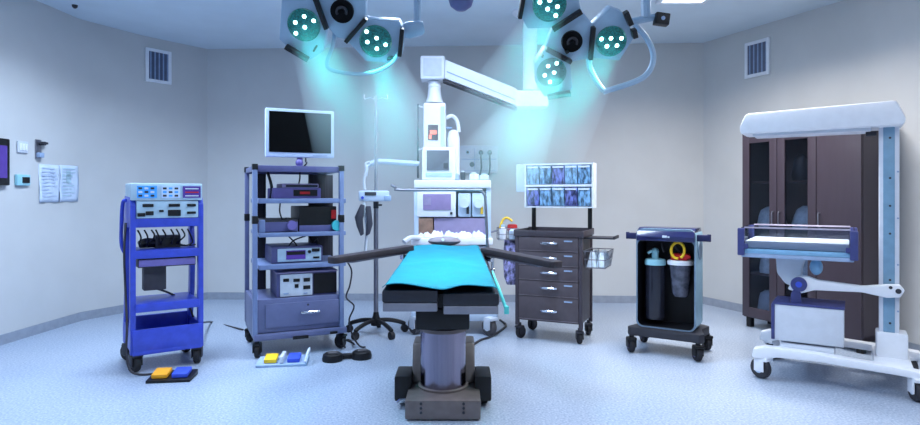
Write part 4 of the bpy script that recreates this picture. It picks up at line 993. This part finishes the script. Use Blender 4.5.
# lamp light and the haze cones that imitate its beams
CY = (72,208,206)
def spot(loc, target, energy, size, T):
    l=bpy.data.lights.new('lamp_beam','AREA'); l.shape='DISK'; l.size=.17; l.spread=R(size); l.energy=energy; l.color=lin(CY)[:3]
    o=bpy.data.objects.new('lamp_beam', l); COL.objects.link(o); o.parent=T.o
    d=Vector(target)-Vector(loc); o.location=Vector(loc)-T.loc; o.rotation_euler=d.to_track_quat('-Z','Y').to_euler()
def beam_haze_mat():
    m=bpy.data.materials.new('lit_haze'); m.use_nodes=True; nt=m.node_tree
    for n in list(nt.nodes): nt.nodes.remove(n)
    out=nt.nodes.new('ShaderNodeOutputMaterial'); vs=nt.nodes.new('ShaderNodeVolumeScatter')
    vs.inputs['Color'].default_value=(.75,.97,1,1); vs.inputs['Anisotropy'].default_value=.0
    tc=nt.nodes.new('ShaderNodeTexCoord'); sp=nt.nodes.new('ShaderNodeSeparateXYZ'); mr=nt.nodes.new('ShaderNodeMapRange')
    mr.interpolation_type='SMOOTHSTEP'
    mr.inputs['From Min'].default_value=-1.0; mr.inputs['From Max'].default_value=-.05; mr.inputs['To Min'].default_value=.0; mr.inputs['To Max'].default_value=HZ
    nt.links.new(tc.outputs['Object'],sp.inputs[0]); nt.links.new(sp.outputs['Z'],mr.inputs['Value'])
    m2=nt.nodes.new('ShaderNodeMapRange'); m2.interpolation_type='SMOOTHSTEP'
    m2.inputs['From Min'].default_value=-.02; m2.inputs['From Max'].default_value=-.34; m2.inputs['To Min'].default_value=.12; m2.inputs['To Max'].default_value=1
    mm=nt.nodes.new('ShaderNodeMath'); mm.operation='MULTIPLY'
    nt.links.new(sp.outputs['Z'],m2.inputs['Value']); nt.links.new(mr.outputs[0],mm.inputs[0]); nt.links.new(m2.outputs[0],mm.inputs[1]); nt.links.new(mm.outputs[0],vs.inputs['Density'])
    nt.links.new(vs.outputs[0],out.inputs['Volume']); MATS['lit_haze']=m
HZ=1.6
beam_haze_mat()
TG = Vector((-.1,3.65,.80))
for T,l_,M_,pods_,side_ in ((LA,la,MA,((302.7,23.7),(373.8,39.5)),'left'),(LB,lb,MBm,((546.5,6),(553.5,71.5),(610.5,40.5)),'right')):
    for q,(cx,cy) in enumerate(pods_):
        x,z=l_(cx,cy); p=T.loc + (M_ @ Vector((x,-.06,z)))
        tgt=TG+Vector((0,(-.3,.3,0)[q],0))
        spot(p,tgt,2.0,36,T)
        # soft cone imitating the visible beam, as haze below each lit pod
        d=(tgt-p); 
        q4=d.to_track_quat('-Z','Y').to_matrix().to_4x4()
        o=MB('lit_haze').lathe([(0,0),(.09,0),(.39,-1.0),(0,-1.0)],(0,0,0),None,None,28).build('haze')
        o.matrix_world=Matrix.Translation(p) @ q4
        tag(o,kind='stuff'); o['label']=[['hazy cyan light below the outer pod of the left lamp','hazy cyan light below the inner pod of the left lamp'],['hazy cyan light below the uppermost pod of the right lamp','hazy cyan light below the lowest pod of the right lamp','hazy cyan light below the pod inside the steering loop']][side_=='right'][q]; o['category']='haze'; o['group']='lit haze under the surgical lamps'

# ------------------------------------------------------------------ camera, world, output look
w = bpy.data.worlds.new('World'); scn.world = w; w.use_nodes = True
w.node_tree.nodes['Background'].inputs[0].default_value = (.45,.55,.75,1); w.node_tree.nodes['Background'].inputs[1].default_value = .0
cam = bpy.data.cameras.new('camera'); co = bpy.data.objects.new('camera', cam); COL.objects.link(co)
co.location = (0,0,CH); co.rotation_euler = (R(90),0,0); cam.sensor_width = 36; cam.lens = 36*F/920; cam.shift_y = -(212.5-HY)/920; cam.clip_start = .05
scn.camera = co
vs_ = scn.view_settings; scn.display_settings.display_device='sRGB'; vs_.view_transform='Standard'; vs_.look='None'; vs_.gamma=1; vs_.use_curve_mapping=False; vs_.exposure=.40
scn.cycles.use_denoising = True
scn.cycles.max_bounces = 8; scn.cycles.diffuse_bounces = 4; scn.cycles.volume_bounces = 1; scn.cycles.sample_clamp_indirect = 4
